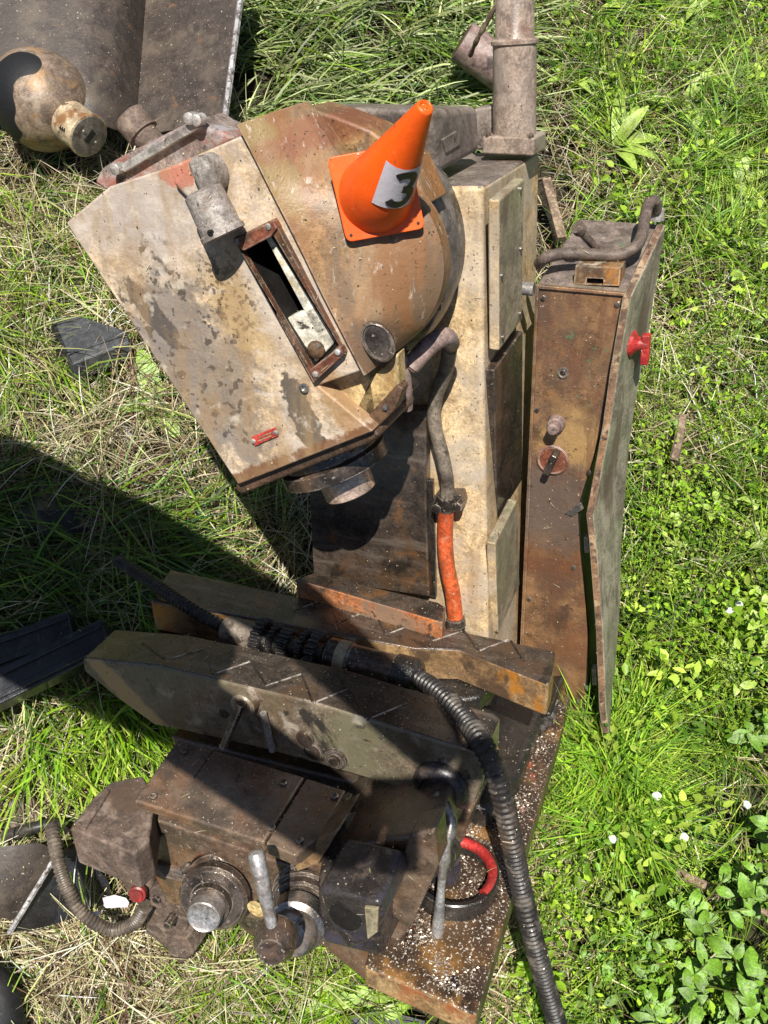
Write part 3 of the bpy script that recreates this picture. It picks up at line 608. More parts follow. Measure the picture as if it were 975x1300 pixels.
obj('spacer', lathe(pf(664, 366, -.21), AX, [(-.01, .012), (.02, .012)], 14), 'zinc', cab)
# the door
DF = [(802, 377), (786, 468), (775, 545), (754, 655), (758, 690), (766, 800), (770, 900), (774, 932)]
DB = [(846, 284), (822, 430), (808, 505), (800, 560), (789, 690), (788, 762), (780, 862), (777, 926)]
rows = []
for k_, (a, b) in enumerate(zip(DF, DB)):
    A_, B_ = pf(*a, -.19 + .012 * k_), pf(*b, -.34 + .015 * k_); rows.append([A_, A_.lerp(B_, .12), A_.lerp(B_, .5), B_])
door = obj('cabinet_door', loft(rows, -AX * .016 + AF * .002), ['door', 'rustedge'], mm, .0025, 1, choose=lambda n: 1 if n.z > .6 else 0)
rs = pf(804, 436, -.235)
rsw = obj('red_switch', lathe(rs, AX, [(-.02, .020), (-.004, .024), (0, .024), (.004, .018), (.010, .012), (.026, .011), (.028, .009)], 26), 'red', door)
hx = pf(821, 424, -.235); hy = pf(818, 462, -.235)
obj('switch_lever', box((hx + hy) / 2, hy - hx, AF, (hy - hx).cross(AF), (hy - hx).length, .020, .015), 'red', door, .003)
for p in ((741, 693, 6), (751, 861, 6)):
    obj('hinge', prism([pf(*q, -.195) for q in ((p[0], p[1] - 11), (p[0] + 6, p[1] - 11), (p[0] + 7, p[1] + 9), (p[0] + 1, p[1] + 9))], -AF * .02), 'zinc', cab, .001)

# ---- saddle with its two slideways, the trough between them, knee and base
UW_ = -.5
def slab_u(pts, u, dep): return prism([pu(*p, u) for p in pts], -AU * dep * K)
way_choose = lambda n: 1 if n.z > .5 or n.x > .6 else 0
bway = obj('rear_slideway', slab_u(((190, 762), (215, 722), (706, 826), (703, 850), (697, 869), (605, 833), (582, 824), (526, 823)), UW_, .085), ['way', 'wayface'], mm, .006, 3, choose=way_choose)
obj('rear_way_base', slab_u(((210, 765), (530, 822), (600, 832), (640, 850), (610, 885), (560, 890), (520, 880)), UW_ - .087, .05), 'grease', mm, .01)
def groove(p, q, u, par, w=.0024, m_='groove', h=.0012):
    a, b = (u(*p), u(*q)) if callable(u) else (pu(*p, u), pu(*q, u))
    gj = random.uniform(-.03, .10); a = a.lerp(b, gj); b = b.lerp(a, random.uniform(-.02, .10)); c = (a + b) / 2
    obj('oil_groove', box(c, b - a, AU, (b - a).cross(AU), (b - a).length, h * 2, w), m_, par)
for p, q in (((372, 776), (416, 759)), ((428, 791), (474, 773)), ((488, 807), (536, 788)), ((552, 813), (588, 801)), ((610, 826), (646, 812))): groove(p, q, UW_, bway)
for p, q in (((589, 801), (608, 826)), ((648, 813), (663, 838)), ((475, 774), (488, 804)), ((537, 789), (551, 812)), ((417, 760), (428, 790))): groove(p, q, UW_, bway, .004, 'grease')
led = obj('knee_top_ledge', slab_u(((375, 735), (397, 727), (556, 764), (566, 770), (562, 790), (548, 786)), -.455, .055), ['way', 'orangeledge'], mm, .004, 2, choose=way_choose)
# the trough
obj('trough_floor', slab_u(((215, 775), (540, 835), (570, 870), (575, 930), (540, 985), (150, 870)), -.585, .05), 'grease', mm, .01)
# front slideway block: front face outline pushed back
FS = .48
fs_px = [(104, 836), (200, 845), (400, 892), (560, 942), (604, 955), (613, 962), (612, 992), (603, 1018), (588, 1030), (560, 1020), (480, 993), (340, 953), (232, 928), (196, 921), (150, 888), (106, 852)]
fslab = obj('front_slideway', prism([pf(*p, FS) for p in fs_px], -AF * .115 * K), ['slab', 'way'], mm, .006, 3, choose=lambda n: 1 if n.y > .75 else 0)
TE = [pf(*q, FS) for q in ((104, 836), (200, 845), (400, 892), (560, 942), (604, 955))]
def on_slab(px, py):
    u = TE[1].y
    for _ in range(4):
        p = pu(px, py, u / K); u = float(np.interp(p.x, [q.x for q in TE], [q.y for q in TE]))
    return p
for p, q in (((212, 838), (259, 824)), ((269, 857), (318, 840)), ((338, 871), (382, 856)), ((397, 893), (447, 873)), ((466, 914), (519, 892))): groove(p, q, on_slab, fslab)
for p, q in (((447, 873), (464, 912)), ((180, 815), (208, 836)), ((259, 825), (270, 856)), ((318, 841), (338, 870)), ((383, 857), (397, 892))): groove(p, q, on_slab, fslab, .0035, 'grease')
# lock levers, plugs, round cap on the front face
def on_front(px, py, prof, m_, nm, seg=24, par=None): return obj(nm, lathe(pf(px, py, FS), AF, prof, seg), m_, par or fslab)
lk = on_front(316, 886, [(0, .022), (.022, .022), (.025, .019)], 'slab', 'lock_boss')
a_, b_ = pf(306, 893, FS + .04), pf(284, 948, FS + .06)
obj('lock_lever', lathe(a_, b_ - a_, [(0, .0085), ((b_ - a_).length * .9, .0068), ((b_ - a_).length, .0085)], 14), 'oilsteel', fslab)
a_, b_ = pf(334, 905, FS + .012), pf(346, 953, FS + .012)
obj('lever_rod', lathe(a_, b_ - a_, [(0, .006), ((b_ - a_).length, .006)], 12), 'zinc', fslab)
on_front(388, 937, [(0, .0165), (.004, .0165), (.005, .013)], 'oilsteel', 'round_plug'); on_front(398, 953, [(0, .0165), (.004, .0165), (.005, .013)], 'oilsteel', 'round_plug')
bt = on_front(427, 962, [(0, .021), (.006, .020), (.008, .016), (.004, .014), (.004, .010), (.012, .010)], 'oilsteel', 'socket_plug')
on_front(284, 906, [(0, .010), (.002, .009)], 'grease', 'round_plug')
on_front(560, 995, [(0, .046), (.010, .045), (.018, .038), (.020, .030), (.012, .028), (.012, .001)], 'darkdrum', 'end_boss', 40)
# saddle underside to knee
obj('saddle_apron', prism([pf(*p, .43) for p in ((215, 935), (600, 1030), (585, 1075), (440, 1050), (225, 960))], -AF * .2 * K), 'knee', mm, .008)
# knee top cover and its neighbour
kt = obj('knee_cover', slab_u(((226, 938), (387, 986), (335, 1069), (170, 1016)), -.62, .022), 'knee', mm, .004)
kt2 = obj('knee_cover', slab_u(((389, 987), (440, 1003), (405, 1064), (374, 1086), (337, 1070)), -.622, .03), 'knee', mm, .004)
obj('cover_seam', slab_u(((269, 953), (271, 953), (247, 988), (245, 988)), -.6195, .004), 'grease', kt)
KF = .63
knee = obj('knee_casting', prism([pf(*p, KF) for p in ((183, 1040), (332, 1090), (372, 1098), (420, 1075), (545, 1060), (552, 1110), (520, 1182), (466, 1251), (386, 1186), (330, 1172), (210, 1150), (192, 1110))], -AF * .28 * K), 'knee', mm, .012, 3)
obj('knee_step', prism([pf(*p, KF + .012) for p in ((183, 1036), (332, 1086), (332, 1100), (186, 1052))], -AF * .03), 'knee', knee, .004)
obj('wedge_plate', prism([pf(*p, KF + .03) for p in ((405, 1064), (432, 1052), (404, 1098), (376, 1108), (372, 1092))], -AF * .08), 'wayface', mm, .004)
for p in ((234, 1060), (274, 1078), (425, 1232), (300, 1110)): obj('cover_screw', lathe(pf(*p, KF), AF, [(0, .004), (.004, .0035)], 8), 'steel', knee)
# dark drum beside the knee
dru = obj('feed_casting', slab_u(((417, 1029), (470, 1022), (522, 1034), (528, 1058), (484, 1142), (402, 1123)), -.655, .16), 'darkdrum', mm, .012, 3)
obj('casting_mouth', prism([pf(*p, .775) for p in ((402, 1126), (482, 1146), (488, 1168), (470, 1196), (440, 1208), (414, 1168))], -AF * .10), 'darkdrum', mm, .010, 3)
obj('mouth_hollow', lathe(pf(438, 1165, .778), AF, [(-.01, .026), (.0015, .024)], 20), 'black', mm)
obj('drum_cover', prism([pf(*p, .782) for p in ((462, 1152), (480, 1154), (479, 1184), (466, 1194))], -AF * .006), 'panel', mm, .002)
obj('gib_strip', slab_u(((440, 1004), (449, 1007), (412, 1068), (403, 1064)), -.63, .03), 'oilsteel', mm, .003)
obj('side_bracket', prism([pf(*p, .66) for p in ((520, 1060), (552, 1052), (556, 1100), (520, 1182), (492, 1160), (500, 1120))], -AF * .05), 'knee', mm, .006)
for p in ((234, 955), (360, 995), (345, 1052), (195, 1012), (425, 1012), (380, 1068)): obj('cap_screw', lathe(pu(*p, -.62), AU, [(-.003, .0065), (.004, .0065), (.005, .004), (.002, .0035), (.002, .001)], 12), 'oilsteel', mm)
obj('knee_ledge', prism([pf(*p, KF + .006) for p in ((330, 1088), (372, 1100), (374, 1118), (332, 1104))], -AF * .04), 'knee', mm, .004)
obj('lower_step', prism([pf(*p, KF + .01) for p in ((196, 1096), (240, 1112), (232, 1122), (198, 1112))], -AF * .05), 'castgrey', mm, .004)
obj('support_arm', prism([pf(*p, .60) for p in ((300, 1148), (332, 1160), (334, 1184), (318, 1190), (296, 1170))], -AF * .08), 'oilsteel', mm, .006)
obj('grease_nipple', lathe(pf(238, 1100, .65), AF + AU * .3, [(0, .008), (.012, .008), (.016, .005), (.024, .005)], 10), 'steel', mm)
# left hub: stepped collars and a bright shaft end
hA = (AF + AU * .3 + AX * .25).normalized()
hb0 = pf(282, 1118, KF)
hub = obj('feed_hub', lathe(hb0, hA, [(-.01, .060), (.014, .060), (.018, .054), (.020, .048), (.032, .048), (.034, .060), (.050, .060), (.056, .054), (.058, .036), (.070, .034)], 44), 'oilsteel', mm)
obj('hub_primer_ring', lathe(hb0, hA, [(-.006, .0625), (.010, .0625)], 44, cap=False), 'redbrown', hub)
obj('shaft_end', lathe(hb0, hA, [(.06, .028), (.100, .028), (.102, .026), (.1005, .024), (.1005, .001)], 36), 'bright', hub)
# right hub with ball crank
hc0 = pf(392, 1130, KF)
hub2 = obj('crank_hub', lathe(hc0, hA, [(-.01, .058), (.012, .058), (.014, .052), (.026, .052), (.028, .056), (.034, .056), (.036, .050), (.050, .050), (.052, .044), (.056, .044)], 44), 'oilsteel', mm)
hp = hc0 + hA * .085
obj('crank_socket', lathe(hc0, hA, [(.056, .030), (.066, .030), (.068, .046), (.096, .046), (.102, .038), (.118, .036), (.126, .028), (.128, .001)], 40), 'steel', hub2)
ha, hb = pf(346, 1178, .84), pf(324, 1080, .80)
hL = (hb - ha).length
obj('crank_handle', lathe(ha, hb - ha, [(0, .008), (hL * .25, .009), (hL * .6, .0115), (hL * .93, .0125), (hL * .98, .010), (hL, .005)], 24), 'bright', hub2)
obj('capped_nut', lathe(pf(349, 1196, .845), hA, [(-.02, .030), (.006, .030), (.014, .024), (.022, .020), (.024, .001)], 30), 'oilsteel', hub2)
obj('yellow_tag', lathe(pf(326, 1153, .70), AF, [(0, .016), (.003, .016)], 20), 'yellowtag', hub2)
# dirty lumps of a broken bracket left of the hub
def lump(name, c, r, mat, par, seed, sc=(1, 1, 1), sub=3, rough=.25, axisM=None):
    rg = random.Random(seed); bm = bmesh.new(); bmesh.ops.create_icosphere(bm, subdivisions=sub, radius=1)
    ph = [rg.uniform(0, 6) for _ in range(6)]
    for v in bm.verts:
        n = v.co.copy(); k = 1 + rough * (math.sin(3 * n.x + ph[0]) * math.sin(3.3 * n.y + ph[1]) + .6 * math.sin(6 * n.z + ph[2]) * math.sin(7 * n.x + ph[3])) + rg.uniform(-.02, .02)
        v.co = Vector((n.x * sc[0], n.y * sc[1], n.z * sc[2])) * r * k
    bmesh.ops.translate(bm, verts=bm.verts, vec=c)
    return obj(name, bm, mat, par, ang=80)
brk = None
def make_bracket():
  global brk
  brk = obj('broken_bracket', (prism([pf(*p, .60) for p in ((188, 1128), (205, 1118), (228, 1126), (240, 1160), (232, 1195), (240, 1218), (222, 1222), (205, 1200), (184, 1184))], -AF * .08)), 'castgrey', mm, .005, 2)
from mathutils import noise as mnoise
def rough(bm, amp=.006, cuts=5, sc=22):
    bmesh.ops.recalc_face_normals(bm, faces=bm.faces); bmesh.ops.bevel(bm, geom=list(bm.edges), offset=.010, segments=3, profile=.5, affect='EDGES')
    bmesh.ops.triangulate(bm, faces=bm.faces)
    for _ in range(4):
        bmesh.ops.subdivide_edges(bm, edges=[e for e in bm.edges if e.calc_length() > .009], cuts=1, use_grid_fill=False)
        bmesh.ops.triangulate(bm, faces=bm.faces)
    bm.normal_update()
    for v in bm.verts: v.co += v.normal * (mnoise.noise(v.co * sc) * amp + mnoise.noise(v.co * sc * 3.1) * amp * .5)
    return bm
# grey casting far left of the knee, with red valve
make_bracket()
obj('bracket_jaw', prism([pf(*p, .625) for p in ((188, 1130), (206, 1120), (226, 1128), (222, 1148), (204, 1156), (190, 1150))], -AF * .04), 'castgrey', mm, .005, 2)
obj('bracket_jaw', prism([pf(*p, .615) for p in ((210, 1188), (236, 1192), (246, 1212), (232, 1224), (214, 1216))], -AF * .05), 'castgrey', mm, .005, 2)
for p in ((200, 1140), (214, 1172)): obj('bracket_bolt', lathe(pf(*p, .625), AF, [(-.02, .009), (.006, .009), (.008, .006)], 6), 'oilsteel', mm)
gc = obj('gearbox_casting', (slab_u(((88, 1051), (118, 1012), (140, 992), (182, 984), (196, 1020), (190, 1066), (170, 1084), (130, 1068)), -.70, .10)), 'castgrey', mm, .005, 2)
obj('casting_rib', slab_u(((100, 1050), (134, 1000), (140, 1003), (108, 1053)), -.695, .02), 'castgrey', mm, .003)
obj('casting_foot', rough(prism([pf(*p, .60) for p in ((140, 1075), (168, 1083), (192, 1120), (186, 1150), (165, 1140), (145, 1110))], -AF * .08), .002), 'castgrey', mm, ang=80)
vl = obj('red_valve', lathe(pf(176, 1132, .62), AF * .8 + AX * .3 + AU * .3, [(0, .016), (.010, .016), (.012, .012), (.016, .012)], 18), 'red', mm)
# base slab with swarf
UB = -.86
base_pts = [(725, 880), (716, 912), (712, 930), (605, 1290), (488, 1238), (462, 1226), (560, 900)]
base = obj('base_slab', slab_u(base_pts, UB, .06), ['base', 'baseside', 'basefront'], mm, .006, 3, choose=lambda n: 0 if n.y > .7 else (2 if n.z > .6 else 1))
obj('base_plinth', prism([pf(*p, -.05) for p in ((400, 905), (700, 905), (694, 940), (400, 950))], -AF * .36 * K), 'grease', mm, .01)
# screw boss ring and the red arc
RC = pu(577, 1122, UB); rr = (pu(632, 1135, UB) - pu(522, 1112, UB)).length / 2
ring = bmesh.new()
lathe(RC, AU, [(.0, rr), (.035, rr), (.037, rr * .97), (.035, rr * .86), (.0, rr * .84)], 48, ring, cap=False)
bs_ = obj('screw_boss', ring, 'grease', base)
arc = [RC + AU * .03 + (AX * math.cos(t) - AF * math.sin(t)) * rr * .86 for t in np.linspace(-.42, 1.9, 26)]
obj('red_arc', tube(arc, rr * .13, 10), 'red', base)
arc = [RC + AU * .004 + (AX * math.cos(t) - AF * math.sin(t)) * rr * .70 for t in np.linspace(-2.6, -1.1, 16)]
obj('crescent_gap', tube(arc, lambda i: .004 + .010 * math.sin(math.pi * i / 15), 8), 'grease', base)
obj('lever_pivot', lathe(RC + AU * .02 - AX * .02, AU, [(0, .03), (.04, .028), (.05, .018)], 24), 'darkdrum', base)
a_, b_ = pf(565, 1068, .60), pf(555, 1188, .64)
L_ = (b_ - a_).length
clv = obj('clamp_handle', lathe(a_, b_ - a_, [(0, .008), (L_ * .2, .011), (L_ * .24, .007), (L_ * .5, .006), (L_ * .7, .008), (L_ * .95, .010), (L_, .007)], 20), 'bright', mm)
obj('clamp_boss', lathe(pf(558, 1090, .585), AF, [(-.03, .026), (.014, .024), (.018, .018)], 24), 'darkdrum', clv)
obj('clamp_stem', tube(smooth_path([pf(556, 1010, .52), pf(572, 1040, .56), pf(566, 1075, .59)], 6), .010, 14), 'steel', clv)
obj('anchor_hole', lathe(pu(575, 1247, UB), AU, [(-.002, .011), (.0012, .011)], 18), 'black', base)
# short braided hose at the foot of the cabinet
obj('braided_hose', corrugated([pf(702, 892, -.12), pf(694, 915, -.05), pf(672, 938, .0), pf(650, 960, .05), pf(638, 985, .08)], .012, .013, .006), 'conduit', mm)
obj('hose_fitting', lathe(pf(702, 888, -.12), pf(692, 918, -.06) - pf(702, 888, -.12), [(0, .011), (.03, .013), (.032, .017), (.045, .017)], 14), 'zinc', mm)
obj('greasy_block', slab_u(((560, 870), (640, 875), (690, 903), (660, 985), (620, 1030), (560, 1010)), -.80, .06), 'grease', mm, .012)

# swarf lying on the base
def swarf(n, par, name):
    bm = bmesh.new(); rg = random.Random(4)
    P = [pu(*p, UB) for p in ((706, 925), (596, 1268), (500, 1232), (590, 950))]
    for i in range(n):
        a, b = rg.random(), rg.random()
        if i % 3: a = 1 - (1 - a) ** 1.2
        p = P[0].lerp(P[1], a).lerp(P[3].lerp(P[2], a), b)
        if math.sin(p.x * 45 + 1) * math.sin(p.z * 31 + 2) + .5 * math.sin(p.x * 90) * math.sin(p.z * 77) < rg.uniform(-.45, 1.1): continue
        s = rg.uniform(.0007, .0021) * (1.5 if rg.random() < .06 else 1); e = Vector((rg.gauss(0, 1), rg.gauss(0, .4), rg.gauss(0, 1))).normalized(); g = e.cross(AU).normalized()
        p = p + AU * rg.uniform(.001, .003)
        vs = [bm.verts.new(p + e * s * 1.6), bm.verts.new(p + g * s + AU * s * .8), bm.verts.new(p - e * s * 1.6), bm.verts.new(p - g * s * .8 + AU * s * .3)]
        bm.faces.new(vs[:3]); bm.faces.new((vs[0], vs[2], vs[3]))
    o = obj(name, bm, 'chips', par, stuff=True); return o
swarf(7500, base, 'swarf')

# ================================================================== drive shaft with conduit lying across the saddle
sA, sB = pu(288, 800, -.508), pu(534, 862, -.508)
sd = (sB - sA).normalized(); SL = (sB - sA).length
shaft = empty('geared_drive_shaft', Matrix.Translation(mw(sA)) @ MROT, 'greasy black geared shaft between two ribbed hoses, lying in the saddle trough', 'drive shaft')
def sobj(nm, bm, m_, par=shaft, **k):
    bmesh.ops.translate(bm, verts=bm.verts, vec=-sA); return obj(nm, bm, m_, par, **k)
def gear(o, r, w, teeth):
    bm = bmesh.new(); e, g = perp(sd); rings = []
    for t in (0, w):
        ring_ = []
        for i in range(teeth * 4):
            rr_ = r if i % 4 in (0, 1) else r * .84
            a = 2 * math.pi * i / (teeth * 4); ring_.append(bm.verts.new(o + sd * t + (e * math.cos(a) + g * math.sin(a)) * rr_))
        rings.append(ring_)
    n = teeth * 4
    for i in range(n): bm.faces.new((rings[0][i], rings[0][(i + 1) % n], rings[1][(i + 1) % n], rings[1][i]))
    bm.faces.new(rings[0][::-1]); bm.faces.new(rings[1]); return bm
sobj('collar', lathe(sA, sd, [(-.006, .020), (0, .027), (SL * .16, .028), (SL * .165, .022)], 30), 'greyhose')
sobj('shaft_core', lathe(sA, sd, [(0, .019), (SL, .019)], 24), 'grease')
for t, r_, w_, te in ((.17, .042, .020, 20), (.25, .036, .010, 22), (.30, .033, .022, 18), (.41, .040, .010, 24), (.46, .042, .018, 20)):
    sobj('gear', gear(sA + sd * SL * t, r_ * K * 1.12, w_ * K * 1.1, te), 'grease', bevel=.0012)
sobj('sleeve', lathe(sA, sd, [(SL * .53, .026), (SL * .55, .0335), (SL * .66, .0335), (SL * .665, .031), (SL * .88, .031), (SL * .885, .026)], 34), 'oilsteel')
sobj('sleeve_band', lathe(sA, sd, [(SL * .60, .0342), (SL * .655, .0342)], 34, cap=False), 'panel')
sobj('end_nut', lathe(sA, sd, [(SL * .88, .0345), (SL * .98, .0345), (SL * 1.0, .026)], 12), 'grease')
cp = [pu(296, 801, -.505), pu(262, 785, -.49), pu(225, 762, -.472), pu(190, 738, -.475), pu(150, 712, -.52)]
sobj('ribbed_hose', corrugated(cp, .0125, .0135, .0095), 'conduit')
cp = [pu(524, 858, -.505), pu(556, 878, -.485), pu(590, 912, -.47), pf(618, 955, .50), pf(636, 1005, .52), pf(648, 1060, .52), pf(660, 1120, .50), pf(674, 1180, .50), pf(690, 1240, .48), pf(706, 1295, .46), pf(722, 1350, .44)]
sobj('ribbed_hose', corrugated(cp, .0175, .0185, .0105), 'conduit')
for p, q in (((212, 738), (226, 722)), ((254, 748), (290, 786))):
    a, b = pu(*p, -.5), pu(*q, -.5)
    sobj('straw', tube([a, a.lerp(b, .5) + AU * .004, b], .0012, 5), 'flower') if False else None

# ================================================================== the traffic cone
_q = [mw(pf(415, 200, .350)), mw(pf(440, 308, .360)), mw(pf(540, 290, .302))]
CN = (_q[0] - _q[1]).cross(_q[2] - _q[1]).normalized()          # plate normal, lying on the head cover
if CN.dot(CAM_POS - _q[1]) < 0: CN = -CN
cq = _q[1]
def cplane(px, py):
    r = ray(px, py); return CAM_POS + r * ((cq - CAM_POS).dot(CN) / r.dot(CN))
p1, p2, p3 = cplane(415, 200), cplane(440, 308), cplane(540, 290)
e1 = (p1 - p2); e2 = (p3 - p2)
cc = (p1 + p3) / 2
top_ray = ray(539, 137)
# spine: leave the plate along its normal and lean towards the tip
HC = (e1.length + e2.length) / 2 * 1.55
best = None
for i in range(400):
    t = .6 + i * .002; q = CAM_POS + top_ray * t; d = abs((q - cc).length - HC)
    if (q - cc).dot(CN) > .25 * HC and (best is None or d < best[0]): best = (d, q)
TIP = best[1]
caxis = (TIP - cc).normalized()
cex = unit(e2 - caxis * e2.dot(caxis)); cey = caxis.cross(cex)
CM = Matrix((cex, cey, caxis)).transposed().to_4x4(); CM.translation = cc
cone = empty('traffic_cone', CM, 'small bright orange traffic cone with a white number label, standing on the machine head', 'traffic cone')
# plate with rounded corners
def plate_pts(inset=.0):
    out = []; c4 = [p2, p3, p1 + p3 - p2, p1]; ce = cc
    for i in range(4):
        a, b, c = c4[i - 1], c4[i], c4[(i + 1) % 4]; u1 = (a - b).normalized(); u2 = (c - b).normalized(); rr_ = .010
        for k in range(5):
            t = k / 4; out.append(b + u1 * rr_ * (1 - t) ** 2 + u2 * rr_ * t ** 2)
    return out
hp_ = [(p2 + (cc - p2) * .15), (p3 + (cc - p3) * .15)]
obj('base_plate', local(cone, prism(plate_pts(), -CN * .006)), 'orange', cone, .0015)
for h in hp_: obj('plate_hole', local(cone, lathe(h, CN, [(-.001, .0022), (.0006, .0022)], 10)), 'black', cone)
r0 = min(e1.length, e2.length) * .47; r1 = r0 * .21; HL = (TIP - cc).length
def cone_r(h):                                   # h 0..1
    return r0 + (r1 - r0) * h + r0 * .10 * max(0, 1 - h / .12) ** 2 * 0
tipoff = CM.to_3x3().inverted() @ (TIP - cc)
nloc = CM.to_3x3().inverted() @ CN
def spine(h): 
    return Vector((0, 0, HL * h))
bm = bmesh.new(); seg = 56; rings = []
prof = [(h, cone_r(h)) for h in np.linspace(0, 1, 18)] + [(1.012, r1 * .93), (1.018, r1 * .75), (1.012, r1 * .6), (1.0, r1 * .55)]
for h, r_ in prof:
    blend = max(0, 1 - h / .18)
    ax_ = (Vector((0, 0, 1)).lerp(nloc, blend)).normalized(); ex = unit(Vector((1, 0, 0)) - ax_ * ax_.x); ey = ax_.cross(ex)
    rings.append([bm.verts.new(spine(h) + (ex * math.cos(2 * math.pi * k / seg) + ey * math.sin(2 * math.pi * k / seg)) * r_) for k in range(seg)])
for a, b in zip(rings, rings[1:]):
    for k in range(seg): bm.faces.new((a[k], a[(k + 1) % seg], b[(k + 1) % seg], b[k]))
bm.faces.new(rings[-1])
obj('cone_body', bm, 'orange', cone, ang=50)
# white label and its numeral wrapped on the body
tocam = CM.to_3x3().inverted() @ (CAM_POS - cc); rgt = CM.to_3x3().inverted() @ RIGHT
th_c = math.atan2(tocam.y, tocam.x); th_r = math.atan2(rgt.y, rgt.x)
sgn = 1 if math.sin(th_r - th_c) > 0 else -1
TH0 = th_c + sgn * R(36)
def on_cone(u, h, off):                          # u metres to image right along surface, h height fraction
    r_ = cone_r(h); th = TH0 + sgn * u / r_
    sl = math.atan2(r0 - r1, HL)
    return spine(h) + Vector((math.cos(th), math.sin(th), 0)) * (r_ + off) + Vector((0, 0, off * math.sin(sl)))
def strip(c, w, off, n=24):                      # ribbon round a 2-D centreline (u, v metres)
    bm = bmesh.new(); L = []
    for i, (u, v) in enumerate(c):
        a = Vector(c[max(i - 1, 0)]); b = Vector(c[min(i + 1, len(c) - 1)]); d = (b - a).normalized(); nn = Vector((-d.y, d.x))
        L.append([bm.verts.new(on_cone(u + nn.x * w * s, LH + (v + nn.y * w * s) / HL, off)) for s in (-.5, 0, .5)])
    for a, b in zip(L, L[1:]):
        for k in range(2): bm.faces.new((a[k], a[k + 1], b[k + 1], b[k]))
    return bm
LH = .37; LW, LHH = r0 * 1.08, HL * .36
bm = bmesh.new(); G = [[bm.verts.new(on_cone((u - .5) * LW, LH + (v - .5) * LHH / HL, .0012)) for u in np.linspace(0, 1, 13)] for v in np.linspace(0, 1, 7)]
for a, b in zip(G, G[1:]):
    for k in range(12): bm.faces.new((a[k], a[k + 1], b[k + 1], b[k]))
lab = obj('number_label', bm, 'paper', cone)
w3, h3 = LW * .66, LHH * .80
c3 = []
for a in np.linspace(150, -90, 16): c3.append((.25 * w3 * 0 + w3 * .36 * math.cos(R(a)), h3 * .235 + h3 * .225 * math.sin(R(a))))
top3 = c3[:]; bot3 = [(w3 * .42 * math.cos(R(a)), -h3 * .235 + h3 * .245 * math.sin(R(a))) for a in np.linspace(90, -150, 16)]
sh = lambda c: [(u + LW * .08, v) for u, v in c]
obj('numeral', strip(sh(top3), h3 * .21, .0020), 'ink', lab); 
obj('numeral_stroke', strip(sh(bot3), h3 * .21, .0023), 'ink', lab)

# ================================================================== scrap around the machine (top left)
# bent brown sheet metal
def wl(pts): return [pw(*p) for p in pts]
shp = base_empty('sheet_metal_guard', pw(150, 60, .1), 'large bent brown sheet metal guard with a silver edge behind the rusty motor', 'sheet metal')
rows = []
zs = lambda s: .22 + .10 * math.sin(s * 2 * math.pi * .9 + .8) * (1 - .3 * s)
top = [(-80, -60), (0, -60), (60, -60), (110, -60), (150, -60), (175, -60), (190, -60), (215, -60), (260, -60), (312, -60)]
bot = [(-80, 120), (0, 110), (60, 120), (100, 145), (130, 158), (150, 165), (172, 170), (200, 168), (250, 160), (284, 152)]
zz = [.30, .32, .31, .30, .27, .21, .12, .14, .19, .24]
for t in np.linspace(0, 1, 8):
    rows.append([pw(a[0] + (b[0] - a[0]) * t, a[1] + (b[1] - a[1]) * t, z * (1 - .25 * t)) for a, b, z in zip(top, bot, zz)])
obj('bent_panel', local(shp, loft(rows, Vector((0, 0, -.004)))), 'sheet', shp, ang=60)
e_ = [r[-1] + Vector((.004, 0, .006)) for r in rows]
obj('folded_edge', local(shp, tube(e_, .009, 6)), 'sheetedge', shp)
# rusty motor: egg body with cylindrical nose
mp = pw(56, 130, .20)
mot = base_empty('scrap_motor', pw(64, 140, 0.05), 'round rusty motor housing with a slotted cylindrical nose lying by the sheet metal', 'motor')
ma = (pw(96, 168, .33) - pw(60, 135, .24)).normalized(); ma = cw((.72, .60, -.36)).normalized()
mr = .125
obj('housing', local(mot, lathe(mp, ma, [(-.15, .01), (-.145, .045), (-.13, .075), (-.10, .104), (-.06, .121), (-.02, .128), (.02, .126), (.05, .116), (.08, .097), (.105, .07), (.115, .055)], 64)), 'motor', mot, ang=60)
n0 = mp + ma * .10
nose = obj('nose', local(mot, lathe(n0, ma, [(0, .062), (.006, .055), (.085, .054), (.090, .057), (.098, .057), (.1, .053)], 44)), 'motorend', mot)
cap_ = obj('end_face', local(mot, lathe(n0, ma, [(.099, .0525), (.1015, .0525), (.102, .050)], 44)), 'motorcap', nose)
me_, mg_ = perp(ma)
sx = unit(RIGHT - ma * RIGHT.dot(ma)); sy = ma.cross(sx)
obj('slot', local(mot, box(n0 + ma * .103, sx + sy * .5, sy - sx * .5, ma, .034, .018, .003)), 'black', nose)
for d in (-1, 1): obj('rivet', local(mot, lathe(n0 + ma * .102 + (sy - sx * .5).normalized() * .026 * d, ma, [(0, .0035), (.002, .003)], 10)), 'zinc', nose)
for k in (0, 1, 2):
    q = n0 + ma * (.050 + .008 * k) - sx * .034 + Vector((0, 0, .034))
    obj('vent_slit', local(mot, box(q, ma.cross(Vector((-.6, .1, .7))), ma, unit(Vector((-.6, .1, .7))), .030, .003, .004)), 'black', nose)
